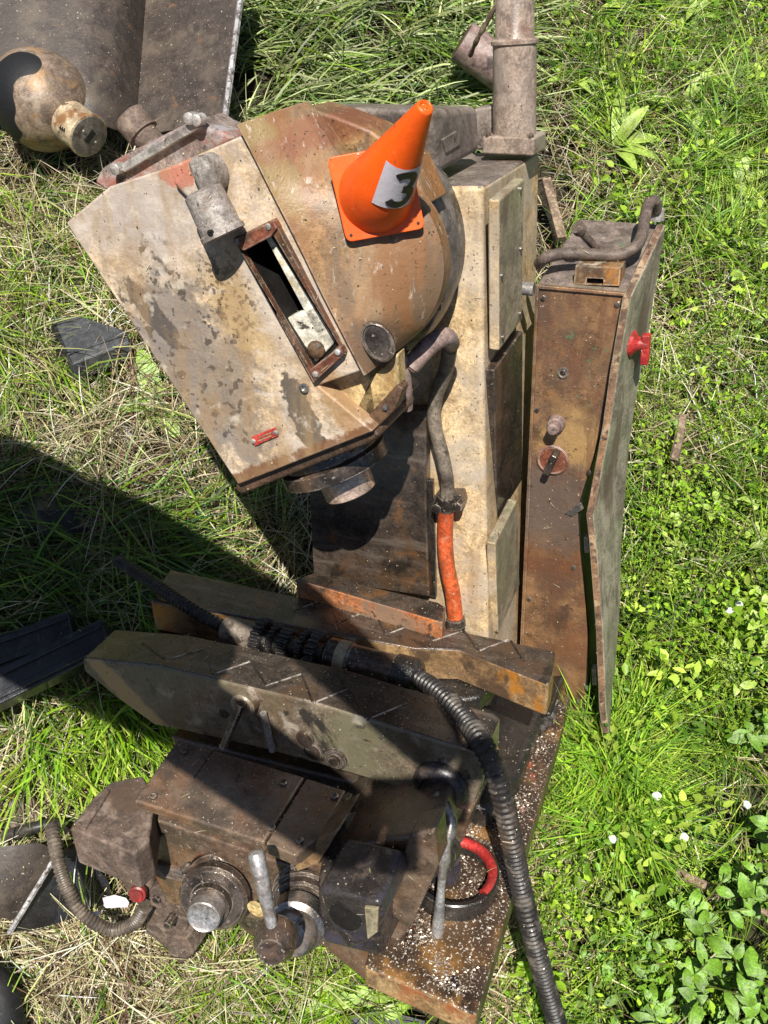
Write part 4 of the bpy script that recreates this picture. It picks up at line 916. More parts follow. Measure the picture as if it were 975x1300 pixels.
# dark plastic box at left
pbx = base_empty('plastic_wedge', pw(112, 445, 0), 'charcoal plastic wedge shaped cover lying in the straw left of the head', 'plastic cover')
pz = .13
top_ = [pw(66, 402, pz - .03), pw(104, 402, pz), pw(160, 420, pz - .01), pw(164, 434, pz - .012), pw(92, 462, pz)]
obj('sloped_top', local(pbx, prism(top_, Vector((0, 0, -.01)))), 'plastic', pbx, .003)
obj('front_wall', local(pbx, prism([pw(92, 463, pz - .001), pw(165, 435, pz - .013), pw(166, 456, pz - .05), pw(95, 486, pz - .05)], Vector((-.02, .05, -.01)))), 'plastic', pbx, .002)
obj('side_wall', local(pbx, prism([pw(64, 403, pz - .032), pw(91, 463, pz - .003), pw(94, 486, pz - .05), pw(66, 440, pz - .06)], Vector((.03, .0, -.01)))), 'plasticdk', pbx, .002)
for i in range(1): obj('seam_rib', local(pbx, tube([pw(86, 450, pz + .001), pw(163, 424, pz - .009)], .0018, 6)), 'plastic', pbx)
ps = tag(obj('plastic_shard', prism([pw(146, 544, .05), pw(158, 538, .055), pw(176, 562, .04), pw(172, 572, .04), pw(160, 566, .04)], Vector((0, .01, -.012))), 'plastic', bevel=.002), 'small charcoal plastic shard in dry grass below the wedge cover', 'plastic shard')

# black plastic profiles at left
def profile(a, b, w, h, name, label):
    t = base_empty(name, (a + b) / 2 - Vector((0, 0, h)), label, 'plastic profile')
    d = (b - a).normalized(); sd_ = d.cross(Vector((0, 0, 1))).normalized(); up = sd_.cross(d)
    c = (a + b) / 2; L = (b - a).length
    obj('channel', local(t, box(c, d, sd_, up, L, w, h)), 'plasticdk', t, .004)
    obj('top_rib', local(t, box(c + up * (h * .5 + .004) + sd_ * w * .3, d, sd_, up, L * .98, w * .18, .012)), 'plasticdk', t, .002)
    obj('top_rib', local(t, box(c + up * (h * .5 + .004) - sd_ * w * .3, d, sd_, up, L * .98, w * .18, .012)), 'plasticdk', t, .002)
    return t
profile(pw(-60, 905, .13), pw(140, 808, .15), .075, .05, 'plastic_profile', 'long black plastic profile in the grass left of the saddle, nearer the camera')
profile(pw(-60, 855, .12), pw(95, 798, .13), .075, .045, 'plastic_profile', 'shorter black plastic profile half buried in grass behind the long one')

tag(obj('crumpled_plastic', loft([[pw(20, 625, .05), pw(50, 618, .08), pw(84, 622, .05)], [pw(14, 650, .08), pw(48, 648, .13), pw(104, 648, .08)], [pw(24, 676, .06), pw(62, 680, .10), pw(126, 676, .05)]], Vector((.01, .01, -.01))), 'plasticdk', ang=30), 'crumpled black plastic piece in the shaded grass left of the saddle', 'plastic piece')
tag(obj('metal_bracket', prism([pw(2, 1018, .06), pw(40, 1010, .07), pw(52, 1030, .07), (pw(48, 1050, .06)), pw(8, 1052, .05)], Vector((0, 0, -.03))), 'castgrey', bevel=.004), 'grey metal bracket in dry grass above the bent brown cover', 'metal bracket')
tag(obj('black_hose_end', tube(smooth_path([pw(6, 1062, .07), pw(40, 1052, .09), pw(70, 1046, .08), pw(84, 1052, .05)], 5), .013, 12), 'conduit'), 'short black hose end beside the ribbed conduit', 'hose')
# bent cover at lower left: brown outside, black inside, pale edge
bc = base_empty('bent_metal_cover', pw(60, 1130, .02), 'bent brown metal cover with a white edge and black inside, lower left', 'metal cover')
rows = [[pw(-60, 1085, .20), pw(0, 1075, .22), pw(50, 1070, .22), pw(74, 1080, .18)], [pw(-60, 1140, .19), pw(0, 1130, .21), pw(35, 1120, .2), pw(52, 1118, .16)], [pw(-60, 1185, .15), pw(0, 1165, .16), pw(14, 1168, .14), pw(26, 1160, .12)]]
obj('outer_skin', local(bc, loft(rows, Vector((0, 0, -.004)))), 'sheet', bc, ang=60)
obj('bare_edge', local(bc, tube([pw(76, 1078, .185), pw(52, 1118, .165), pw(12, 1184, .13)], .0055, 6)), 'sheetedge', bc)
obj('black_inside', local(bc, loft([[pw(76, 1082, .16), pw(100, 1075, .12), pw(138, 1120, .07)], [pw(50, 1122, .14), pw(85, 1120, .09), pw(140, 1140, .05)], [pw(15, 1184, .12), pw(60, 1176, .08), pw(92, 1166, .05)]], Vector((0, 0, -.004)))), 'plasticdk', bc, ang=60)
# thin brown conduit at lower left
cd = [pw(66, 1050, .20), pw(72, 1085, .22), pw(84, 1125, .22), pw(105, 1160, .19), pw(140, 1180, .16), pw(170, 1172, .17), pw(185, 1150, .22)]
tag(obj('ribbed_conduit', corrugated(cd, .0135, .0135, .008), 'conduit2'), 'brown ribbed conduit curling from the bent metal cover to the broken bracket', 'conduit')
tag(obj('crushed_wrapper', loft([[pw(130, 1140, .11), pw(145, 1136, .13), pw(160, 1140, .11)], [pw(132, 1148, .12), pw(148, 1145, .10), pw(164, 1146, .13)], [pw(131, 1153, .10), pw(150, 1152, .12), pw(162, 1152, .1)]], Vector((0, 0, -.002))), 'paper'), 'crushed white wrapper beside the red valve', 'wrapper')
tag(obj('paper_scrap', loft([[pw(116, 1158, .12), pw(126, 1156, .13)], [pw(115, 1165, .12), pw(125, 1166, .115)]], Vector((0, 0, -.001))), 'paper'), 'tiny white paper scrap beside the ribbed conduit', 'paper')
tag(obj('rubber_mat', loft([[pw(-60, 1225, .10), pw(-5, 1222, .10), pw(14, 1236, .09)], [pw(-60, 1255, .13), pw(0, 1250, .13), pw(26, 1268, .10)], [pw(-60, 1290, .12), pw(4, 1285, .12), pw(32, 1300, .08)], [pw(-60, 1340, .10), pw(10, 1335, .10), pw(34, 1340, .06)]], Vector((0, 0, -.006))), 'rubber', ang=60), 'dark navy rubber mat curled in the grass at the bottom left corner', 'rubber mat')
tag(obj('dark_plastic_plate', prism([pw(440, 1290, .05), pw(480, 1280, .06), pw(540, 1296, .05), pw(545, 1330, .04), pw(430, 1330, .04)], Vector((0, 0, -.01))), 'plastic', bevel=.002), 'dark plastic plate under the front of the base at the bottom edge', 'plastic plate')
tag(obj('plastic_scrap', prism([pw(724, 996, .04), pw(738, 975, .05), pw(760, 962, .06), pw(774, 974, .05), pw(768, 990, .05), pw(742, 1002, .05)], Vector((0, 0, -.008))), 'plastic', bevel=.002), 'dark grey plastic scrap in the grass right of the base', 'plastic scrap')
tag(obj('white_plastic_bit', prism([pw(903, 552, .05), pw(913, 549, .05), pw(920, 560, .05), pw(914, 568, .05), pw(905, 564, .05)], Vector((0, 0, -.004))), 'paper', bevel=.001), 'white plastic bit among weeds right of the cabinet door', 'plastic bit')
# stick, rough stone and dead branches
tag(obj('bare_branch', tube(smooth_path([pw(648, -30, .55), pw(632, 2, .52), pw(618, 28, .47), pw(606, 50, .42), pw(597, 70, .36)], 5), lambda i: .006 + .0015 * math.sin(i * 1.7), 8), 'wood'), 'thin bare branch leaning beside the standpipe', 'branch')
ct = base_empty('pipe_offcut', pw(605, 70, .05), 'brown pipe offcut half hidden behind the standpipe', 'pipe offcut')
pa_, pb_ = pw(586, 52, .20), pw(640, 92, .14)
obj('pipe_wall', local(ct, lathe(pa_, pb_ - pa_, [(0, .046), (0, .054), (.004, .056), (.17, .056)], 32)), 'pinkpipe', ct)
obj('pipe_bore', local(ct, lathe(pa_, pb_ - pa_, [(-.0015, .044), (.001, .044)], 28)), 'grime', ct)
tag(obj('dead_stalk', tube(smooth_path([pw(866, 530, .10), pw(862, 556, .13), pw(855, 585, .12)], 5), .011, 8), 'wood'), 'broken brown stalk standing in the weeds right of the cabinet', 'stalk')
tag(obj('fallen_branch', tube(smooth_path([pw(858, 1108, .07), pw(890, 1122, .08), pw(930, 1140, .07), pw(975, 1160, .07)], 5), lambda i: .012 - .0004 * i, 8), 'wood'), 'brown fallen branch in the weeds at lower right', 'branch')
for a, b, z in (((694, 232), (712, 300), .1),):
    tag(obj('timber_post', box((pw(*a, z) + pw(*b, z)) / 2, pw(*b, z) - pw(*a, z), Vector((0, 0, 1)), (pw(*b, z) - pw(*a, z)).cross(Vector((0, 0, 1))), .2, .02, .025), 'wood', bevel=.002), 'grey wooden lath in the grass between column and cabinet', 'lath')

# ================================================================== photographer (off to the left, his shadow falls over the saddle)
def skinned(name, joints, edges, mat, lv=2):
    me = bpy.data.meshes.new(name); me.from_pydata([j[0] for j in joints], edges, []); o = bpy.data.objects.new(name, me); COL.objects.link(o)
    sk = o.modifiers.new('skin', 'SKIN'); sk.use_smooth_shade = True
    for i, j in enumerate(joints):
        v = me.skin_vertices[0].data[i]; v.radius = (j[1], j[2] if len(j) > 2 else j[1]); v.use_root = (i == 0)
    ss = o.modifiers.new('subsurf', 'SUBSURF'); ss.levels = lv; ss.render_levels = lv
    me.materials.append(M[mat]); return o
per = base_empty('person', Vector((-1.25, .80, 0)), 'person in dark clothes leaning over the machine with both arms stretched out, holding a phone', 'person')
J = [((-1.20, .86, .97), .16), ((-1.07, .76, 1.26), .19, .21), ((-.92, .62, 1.50), .20, .23), ((-.72, .48, 1.68), .11), ((-.54, .36, 1.80), .10), ((-.42, .27, 1.91), .115, .125), ((-.35, .21, 1.99), .09),
     ((-.76, .70, 1.64), .10), ((-.24, .37, 1.93), .078), ((.05, .05, 2.25), .05),
     ((-.86, .38, 1.64), .10), ((-.42, .19, 1.78), .088), ((-.07, -.07, 2.14), .06),
     ((-1.24, 1.0, .52), .09), ((-1.28, 1.04, .08), .05), ((-1.14, .96, .04), .04),
     ((-1.24, .78, .52), .09), ((-1.30, .80, .08), .05), ((-1.17, .72, .04), .04)]
J = [((Vector(j[0]) - per.location)[:],) + j[1:] for j in J]
pb = skinned('body', J, [(0, 1), (1, 2), (2, 3), (3, 4), (4, 5), (5, 6), (2, 7), (7, 8), (8, 9), (2, 10), (10, 11), (11, 12), (0, 13), (13, 14), (14, 15), (0, 16), (16, 17), (17, 18)], 'cloth')
pb.parent = per
hd = Vector((-.10, .08, 1.97)) - per.location
for k, base_ in enumerate((Vector((.05, .05, 2.25)), Vector((-.07, -.07, 2.14)))):
    fj = [((base_ - per.location)[:], .022, .03)]; fe = []
    for q in range(5):
        st = base_ - per.location + INTO * -.01 + UW * (.012 * (q - 2)) * .0 + Vector((.02, (q - 2) * .013, .006)); mid = st + Vector((.03, 0, .008)); en = mid + Vector((.022, 0, -.004))
        n_ = len(fj); fj += [(st[:], .009), (mid[:], .008), (en[:], .007)]; fe += [(0, n_), (n_, n_ + 1), (n_ + 1, n_ + 2)]
    h_ = skinned('hand', fj, fe, 'skin', 1); h_.parent = per
tag(obj('phone', box(CAM_POS - INTO * .012 + RIGHT * .0 , RIGHT, DOWN, INTO, .165, .08, .009), 'plasticdk', bevel=.003), 'black phone held out over the machine', 'phone')

# ================================================================== ground and vegetation
def gh(x, y): return .022 * np.sin(x * 3.1 + .4) * np.sin(y * 2.7 + 1) + .012 * np.sin(x * 9 + 2) * np.sin(y * 8 + .3) + .006 * np.sin(x * 21) * np.sin(y * 19 + 2)
def ground_sheet():
    c = np.concatenate([-np.geomspace(60, 3.2, 14), np.linspace(-3, 3, 181), np.geomspace(3.2, 60, 14)])
    X_, Y_ = np.meshgrid(c, c + 1.0, indexing='ij'); Z_ = gh(X_, Y_) - .01; n = len(c)
    v = np.stack([X_, Y_, Z_], -1).reshape(-1, 3)
    i = np.arange(n * n).reshape(n, n); f = np.stack([i[:-1, :-1], i[1:, :-1], i[1:, 1:], i[:-1, 1:]], -1).reshape(-1, 4)
    me = bpy.data.meshes.new('ground'); me.from_pydata(v.tolist(), [], f.tolist()); me.polygons.foreach_set('use_smooth', [True] * len(me.polygons))
    o = bpy.data.objects.new('ground', me); COL.objects.link(o); o['kind'] = 'structure'
    m = surface('soil_and_thatch', (.034, .026, .017), (.020, .016, .011), [dict(c=(.09, .07, .04), s=40, t=.6, w=.06, a=.7, d=6), dict(c=(.05, .065, .02), s=6, t=.58, w=.08, a=.6), dict(c=(.24, .19, .11), s=140, t=.66, w=.04, d=3)], rough=.9, bump=1.0, bump_s=60, spec=.2)
    me.materials.append(m); return o
ground_sheet()

def leaf_mat(name, transl=.35, rough=.5, spec=.35):
    m = bpy.data.materials.new(name); m.use_nodes = True; t = m.node_tree; bs = t.nodes['Principled BSDF']; out = t.nodes['Material Output']
    at = t.nodes.new('ShaderNodeAttribute'); at.attribute_name = 'tint'
    tc = t.nodes.new('ShaderNodeTexCoord'); nz = noise(t, tc.outputs['Object'], 160, 3, .6)
    hs = t.nodes.new('ShaderNodeHueSaturation'); t.links.new(at.outputs['Color'], hs.inputs['Color'])
    t.links.new(mathn(t, 'ADD', mathn(t, 'MULTIPLY', nz, .7), .65), hs.inputs['Value'])
    t.links.new(hs.outputs[0], bs.inputs['Base Color']); bs.inputs['Roughness'].default_value = rough; bs.inputs['Specular IOR Level'].default_value = spec
    tr = t.nodes.new('ShaderNodeBsdfTranslucent'); t.links.new(hs.outputs[0], tr.inputs[0])
    mx = t.nodes.new('ShaderNodeMixShader'); mx.inputs[0].default_value = transl
    t.links.new(bs.outputs[0], mx.inputs[1]); t.links.new(tr.outputs[0], mx.inputs[2]); t.links.new(mx.outputs[0], out.inputs['Surface']); return m
M_GRASS = leaf_mat('grass_blade', .35, .45); M_STRAW = leaf_mat('dry_straw', .2, .7, .2); M_LEAF = leaf_mat('weed_leaf', .4, .42)

# what stands over the ground, so that blades do not grow through the machine
bpy.context.view_layer.update()
def world_tree(objs):
    vs, fs, k = [], [], 0
    for o in objs:
        mw_ = o.matrix_world
        for v in o.data.vertices: vs.append(mw_ @ v.co)
        for p in o.data.polygons: fs.append([i + k for i in p.vertices])
        k += len(o.data.vertices)
    return BVHTree.FromPolygons(vs, fs)
solid = [o for o in COL.objects if o.type == 'MESH' and o.name.split('.')[0] not in ('ground', 'body', 'hand', 'phone', 'swarf')]
TREE = world_tree(solid)
def clear_height(x, y):
    h = TREE.ray_cast(Vector((x, y, -.05)), Vector((0, 0, 1)), 1.0)
    return h[0].z if h[0] else 9.0

def build(name, verts, faces, tints, mat, stuff=True):
    me = bpy.data.meshes.new(name); nv, nf, k = len(verts), len(faces), faces.shape[1]
    me.vertices.add(nv); me.vertices.foreach_set('co', verts.astype(np.float32).ravel())
    me.loops.add(nf * k); me.loops.foreach_set('vertex_index', faces.astype(np.int32).ravel())
    me.polygons.add(nf); me.polygons.foreach_set('loop_start', (np.arange(nf) * k).astype(np.int32))
    me.update(calc_edges=True); me.polygons.foreach_set('use_smooth', np.ones(nf, bool))
    a = me.attributes.new('tint', 'FLOAT_COLOR', 'POINT'); a.data.foreach_set('color', np.concatenate([tints, np.ones((nv, 1))], 1).astype(np.float32).ravel())
    me.materials.append(mat); o = bpy.data.objects.new(name, me); COL.objects.link(o)
    if stuff: o['kind'] = 'stuff'
    return o

def in_poly(px, py, poly):
    c = np.zeros(len(px), bool); n = len(poly)
    for i in range(n):
        x0, y0 = poly[i]; x1, y1 = poly[i - 1]
        c ^= ((y0 > py) != (y1 > py)) & (px < (x1 - x0) * (py - y0) / (y1 - y0 + 1e-9) + x0)
    return c
_ga = RNG.uniform(0, 6.283, (3, 14)); _gk = RNG.uniform(25, 75, (3, 14)); _gp = RNG.uniform(0, 6.283, (3, 14))
def patchy(q, seed=0):        # smooth random field over the ground, about -1..1
    v = np.zeros(len(q))
    for a, k, p in zip(_ga[seed], _gk[seed], _gp[seed]): v += np.sin(q[:, 0] * k * math.cos(a) + q[:, 1] * k * math.sin(a) + p)
    return v / 2.6
def scatter(n, poly_px, clump=0, spread=.03, gap=None, seed=0):
    """points on the ground inside a patch given by its corners (ground points)"""
    poly = [tuple(pw(*p)[:2]) for p in poly_px]; xs, ys = zip(*poly)
    out = np.zeros((0, 2))
    while len(out) < n:
        m = n * 2 if not clump else max(n // clump * 2, 4)
        q = np.stack([RNG.uniform(min(xs), max(xs), m), RNG.uniform(min(ys), max(ys), m)], 1)
        q = q[in_poly(q[:, 0], q[:, 1], poly)]
        if gap is not None: q = q[patchy(q, seed) > gap]
        if clump: q = np.repeat(q, clump, 0) + RNG.normal(0, spread, (len(q) * clump, 2))
        out = np.concatenate([out, q])
    if clump: return out[:n]
    return out[:n]
def blades(name, pts, L, W, th0, th1, palette, mat, yaw=None, yaw_sd=3.0, per=1, zoff=0.0, filt=True, stuff=True, kill=None):
    """curved tapering blades; th0/th1 = lean from vertical at root and tip (deg ranges); per = blades sharing a yaw"""
    n = len(pts)
    if filt:
        ch = np.array([clear_height(x, y) for x, y in pts]); keep = ch > .10; pts = pts[keep]; ch = ch[keep]; n = len(pts)
    le = RNG.uniform(L[0], L[1], n); w = RNG.uniform(W[0], W[1], n)
    if filt: le = np.minimum(le, np.maximum(ch * .9, .03))
    g = RNG.uniform(0, 2 * np.pi, n // per + 1).repeat(per)[:n]
    ya = (g if yaw is None else np.full(n, yaw)) + RNG.normal(0, yaw_sd, n)
    a0 = np.radians(RNG.uniform(*th0, n)); a1 = np.radians(RNG.uniform(*th1, n))
    d = np.stack([np.cos(ya), np.sin(ya), np.zeros(n)], 1); sd_ = np.stack([-np.sin(ya), np.cos(ya), np.zeros(n)], 1)
    tw = RNG.uniform(-.7, .7, n)
    p = np.stack([pts[:, 0], pts[:, 1], gh(pts[:, 0], pts[:, 1]) - .005 + zoff * RNG.random(n)], 1)
    rows = []; ss = (0, .3, .6, .85, 1.0); ww = (.8, 1.0, .85, .5, 0)
    for i in range(5):
        if i:
            th = a0 + (a1 - a0) * (ss[i] + ss[i - 1]) / 2; st = le * (ss[i] - ss[i - 1])
            p = p + d * (np.sin(th) * st)[:, None] + np.array([0, 0, 1]) * (np.cos(th) * st)[:, None]
            p[:, 2] = np.maximum(p[:, 2], gh(p[:, 0], p[:, 1]) + .004)
        k = sd_ * (w * ww[i] * .5)[:, None] + np.array([0, 0, 1]) * (w * ww[i] * .5 * tw)[:, None]
        rows += [p - k, p + k] if i < 4 else [p]
    V_ = np.stack(rows, 1).reshape(-1, 3)
    tri = np.array([(0, 1, 3), (0, 3, 2), (2, 3, 5), (2, 5, 4), (4, 5, 7), (4, 7, 6), (6, 7, 8)])
    Fc = (np.arange(n)[:, None, None] * 9 + tri[None]).reshape(-1, 3)
    pal = np.array(palette); c = pal[RNG.integers(0, len(pal), n)] * RNG.uniform(.75, 1.2, (n, 1))
    c = c * np.exp(RNG.normal(-.12, .42, n // 10 + 1)).clip(.3, 1.55).repeat(10)[:n, None]      # whole tufts are greener, drier or darker
    c = np.clip(c + RNG.normal(0, .012, (n, 3)), .005, .8)
    # root paler or drier than tip
    T_ = np.repeat(c, 9, 0)
    return build(name, V_, Fc, T_, mat, stuff)
G1 = [(.14, .27, .028), (.19, .33, .04), (.10, .19, .028), (.26, .36, .06), (.15, .28, .04)]
G2 = [(.25, .43, .035), (.31, .48, .045), (.19, .38, .03), (.38, .48, .08)]
GD = [(.06, .11, .025), (.08, .14, .03), (.10, .15, .04)]
ST = [(.42, .34, .20), (.34, .27, .15), (.50, .42, .27), (.27, .20, .11), (.38, .33, .17), (.20, .15, .09)]
STL = [(.58, .50, .34), (.66, .60, .45), (.52, .48, .28), (.34, .26, .15), (.22, .16, .09), (.13, .09, .05), (.44, .42, .20)]
ALL = [(-400, -300), (1400, -300), (1400, 1600), (-400, 1600)]
LEFT = [(-250, 180), (330, 180), (420, 700), (420, 1450), (-250, 1450)]
RIGHTP = [(690, -200), (1250, -200), (1250, 1500), (600, 1500), (700, 900)]
TOPM = [(260, -200), (640, -200), (640, 180), (260, 180)]
# dry thatch everywhere, thicker on the left and top right
TR = [(690, -100), (1100, -100), (1100, 560), (800, 620), (690, 350)]
blades('dry_thatch', scatter(7000, ALL, 10, .018, .05), (.05, .15), (.0014, .0032), (40, 90), (75, 110), ST, M_STRAW, zoff=.03)
blades('dry_thatch', scatter(17000, LEFT, 16, .018, -.02), (.08, .24), (.0013, .0030), (25, 85), (70, 115), STL, M_STRAW, zoff=.05)
blades('dry_thatch', scatter(6500, TR, 16, .018, .1), (.07, .20), (.0014, .0030), (30, 85), (75, 110), STL, M_STRAW, zoff=.05)
blades('dry_thatch', scatter(5500, [(60, 1150), (330, 1180), (420, 1400), (40, 1400)], 10, .022, -.2), (.05, .15), (.0013, .0030), (30, 90), (75, 105), STL, M_STRAW, zoff=.05)
blades('dry_thatch', scatter(3500, RIGHTP, 8, .02, .1, 1), (.05, .14), (.0012, .0028), (30, 85), (75, 105), STL, M_STRAW, zoff=.06)
# crushed dead grass close to the machine's right side and foot
blades('dry_thatch', scatter(3000, [(700, 910), (790, 920), (770, 1010), (690, 1180), (640, 1300), (610, 1300), (690, 1050)], 8, .02), (.04, .12), (.0013, .0028), (45, 90), (80, 105), ST + STL[:2], M_STRAW, zoff=.03)
# green grass
blades('grass', scatter(4500, ALL, 12, .022, -.1), (.08, .20), (.002, .0042), (5, 55), (50, 115), G1 + GD, M_GRASS, per=12, yaw_sd=.8)
blades('grass', scatter(1700, LEFT, 18, .02, .2), (.14, .30), (.0022, .0050), (15, 65), (70, 115), G1 + G2[:2] + [(.42, .45, .18)], M_GRASS, per=18, yaw_sd=.5)
blades('grass', scatter(1300, [(-150, 200), (120, 230), (150, 470), (-150, 520)], 18, .03), (.18, .38), (.0024, .0052), (35, 75), (75, 105), G2 + [(.44, .46, .18), (.5, .48, .22)], M_GRASS, yaw=R(-50), yaw_sd=.45)
blades('grass', scatter(4800, TOPM, 28, .028, -.05), (.16, .34), (.0032, .0076), (30, 65), (75, 110), G1[1:2] + [(.40, .46, .20), (.30, .37, .13), (.46, .50, .26), (.22, .29, .09), (.10, .15, .035)], M_GRASS, yaw=R(-15), yaw_sd=.7)
blades('grass', scatter(1700, [(-120, 620), (200, 640), (260, 760), (120, 850), (-120, 850)], 20, .04), (.16, .36), (.003, .006), (25, 60), (80, 120), G1 + GD, M_GRASS, yaw=R(-10), yaw_sd=.6)
blades('grass', scatter(600, [(20, 850), (200, 860), (215, 960), (120, 985), (0, 960)], 24, .022), (.14, .30), (.0032, .0062), (5, 45), (45, 100), G2, M_GRASS, yaw=R(-60), yaw_sd=.6)
blades('grass', scatter(3600, [(270, 1170), (480, 1230), (560, 1400), (250, 1400)], 16, .025, -.4), (.06, .16), (.002, .004), (5, 45), (40, 100), G2, M_GRASS, per=4, yaw_sd=.6)
blades('grass', scatter(9000, RIGHTP, 20, .018, .0, 1), (.09, .22), (.0016, .0036), (5, 55), (50, 115), G2 + G1, M_GRASS, per=16, yaw_sd=.9)
blades('grass', scatter(3600, [(730, -60), (1000, -60), (1000, 420), (800, 320)], 36, .02, .0), (.14, .28), (.0020, .0042), (15, 60), (65, 115), G2 + G1, M_GRASS, per=36, yaw_sd=.55)
blades('grass', scatter(1500, [(735, 940), (810, 930), (790, 1060), (715, 1070)], 24, .025), (.12, .24), (.002, .0042), (15, 55), (60, 110), G2, M_GRASS, per=24, yaw_sd=.7)

# small leafy weeds
LEAF = np.array([(0, 0, 0), (.28, .26, .05), (.62, .24, .03), (1, 0, -.10), (.62, -.24, .03), (.28, -.26, .05), (.5, 0, -.04)])
LTRI = np.array([(0, 6, 1), (1, 6, 2), (2, 6, 3), (3, 6, 4), (4, 6, 5), (5, 6, 0)])
def leaves(name, pos, yaw, pitch, size, wide, tint, stuff=True, mat=None):
    n = len(pos)
    l = LEAF[None].repeat(n, 0) * size[:, None, None]; l[:, :, 1] *= wide[:, None]
    roll = RNG.normal(0, .55, n); y, z = l[:, :, 1].copy(), l[:, :, 2].copy()
    l[:, :, 1] = y * np.cos(roll)[:, None] - z * np.sin(roll)[:, None]; l[:, :, 2] = y * np.sin(roll)[:, None] + z * np.cos(roll)[:, None]
    x, z = l[:, :, 0].copy(), l[:, :, 2].copy()
    l[:, :, 0] = x * np.cos(pitch)[:, None] - z * np.sin(pitch)[:, None]; l[:, :, 2] = x * np.sin(pitch)[:, None] + z * np.cos(pitch)[:, None]
    x, y = l[:, :, 0].copy(), l[:, :, 1].copy()
    l[:, :, 0] = x * np.cos(yaw)[:, None] - y * np.sin(yaw)[:, None]; l[:, :, 1] = x * np.sin(yaw)[:, None] + y * np.cos(yaw)[:, None]
    V_ = (l + pos[:, None, :]).reshape(-1, 3); Fc = (np.arange(n)[:, None, None] * 7 + LTRI[None]).reshape(-1, 3)
    return build(name, V_, Fc, np.repeat(tint, 7, 0), mat or M_LEAF, stuff)
W1 = [(.27, .46, .03), (.37, .56, .045), (.18, .35, .03), (.42, .56, .08), (.10, .22, .02)]
DARKP = [[tuple(pw(*p)[:2]) for p in q] for q in ([(880, 985), (930, 950), (1000, 960), (1000, 1090), (915, 1100)], [(895, 1165), (1000, 1150), (1000, 1330), (930, 1330)], [(850, 545), (880, 540), (885, 600), (850, 610)], [(770, 160), (800, 180), (790, 240), (760, 230)])]
def weed_patch(name, poly, plants, per, size, hgt, pal, rad=.035, gap=None, seed=1, wide=(.7, 1.15)):
    c = scatter(plants, poly, gap=gap, seed=seed)
    for D_ in DARKP: c = c[~in_poly(c[:, 0], c[:, 1], D_)]
    ch = np.array([clear_height(x, y) for x, y in c]); c = c[ch > .14]; n = len(c)
    H_ = RNG.uniform(hgt[0], hgt[1], n); pc = np.array(pal)[RNG.integers(0, len(pal), n)] * np.exp(RNG.normal(-.1, .38, (n, 1))).clip(.35, 1.4)
    ya = RNG.uniform(0, 6.283, (n, per)); rr_ = RNG.uniform(.1, 1, (n, per)) * rad; hh = RNG.uniform(.25, 1, (n, per)) * H_[:, None]
    x = c[:, :1] + np.cos(ya) * rr_; y = c[:, 1:] + np.sin(ya) * rr_
    pos = np.stack([x, y, gh(x, y) + hh - rr_ * .3], -1).reshape(-1, 3); m = len(pos)
    return leaves(name, pos, ya.ravel() + RNG.normal(0, .3, m), RNG.normal(.05, .6, m), RNG.uniform(size[0], size[1], m), RNG.uniform(wide[0], wide[1], m), np.repeat(pc, per, 0) * RNG.uniform(.8, 1.2, (m, 1)))
RW = [(770, 420), (1200, 350), (1200, 1500), (620, 1500), (640, 1290), (720, 930), (800, 600)]
WD = [(.07, .13, .02), (.10, .18, .025), (.05, .09, .015)]
weed_patch('small_weeds', RW, 1500, 14, (.010, .022), (.01, .05), WD, .04)                                   # dark understorey
weed_patch('small_weeds', RW, 1900, 26, (.005, .012), (.05, .20), W1, .035, -.05, 1, (.25, .55))              # fine bedstraw
weed_patch('small_weeds', RW, 800, 15, (.009, .020), (.05, .18), W1, .04, .05, 2)
weed_patch('small_weeds', [(760, 780), (1200, 700), (1200, 1500), (640, 1500), (660, 1200)], 170, 14, (.014, .032), (.06, .20), W1[:4], .05, .1, 0)
weed_patch('small_weeds', [(700, -150), (1200, -150), (1200, 420), (850, 420), (720, 250)], 620, 11, (.012, .032), (.04, .16), W1, .045, .0, 0)
weed_patch('small_weeds', [(700, -150), (1200, -150), (1200, 560), (820, 560), (720, 250)], 700, 12, (.010, .024), (.01, .05), WD, .04)
weed_patch('small_weeds', [(-200, 300), (330, 300), (380, 640), (-200, 640)], 40, 6, (.014, .03), (.03, .08), W1[2:])
weed_patch('small_weeds', [(150, 1180), (470, 1230), (600, 1400), (100, 1400)], 90, 7, (.012, .026), (.03, .09), W1)

blades('grass', scatter(500, [(690, 1050), (720, 940), (745, 940), (660, 1240), (630, 1300), (610, 1320)], 8, .015), (.06, .15), (.0018, .0036), (10, 60), (50, 115), G2 + ST[:2], M_GRASS, per=8, yaw_sd=.9, filt=False)
# broad plants that can be told apart
def broad_leaf(bm, o, yaw, pitch0, curl, L, W, lobes=0.0, nseg=8):
    rows = []; p = Vector(o); th = pitch0; d = Vector((math.cos(yaw), math.sin(yaw), 0)); s = Vector((-math.sin(yaw), math.cos(yaw), 0))
    for i in range(nseg + 1):
        t = i / nseg; w = W * math.sin(math.pi * min(1, t * .92 + .06)) ** .75 * (1 - .25 * t) * (1 + lobes * (-1) ** i)
        up = Vector((0, 0, 1)) * math.cos(th) - d * math.sin(th)
        rows.append([p - s * w + up * w * .22, p - s * w * .5 + up * w * .18 * (1 + .5 * (i % 2)), p, p + s * w * .5 + up * w * .18 * (1 + .5 * (i % 2)), p + s * w + up * w * .22])
        p = p + (d * math.cos(th) + Vector((0, 0, 1)) * math.sin(th)) * (L / nseg); th -= curl / nseg
    V_ = [[bm.verts.new(q) for q in r] for r in rows]
    for a, b in zip(V_, V_[1:]):
        for k in range(4): bm.faces.new((a[k], a[k + 1], b[k + 1], b[k]))
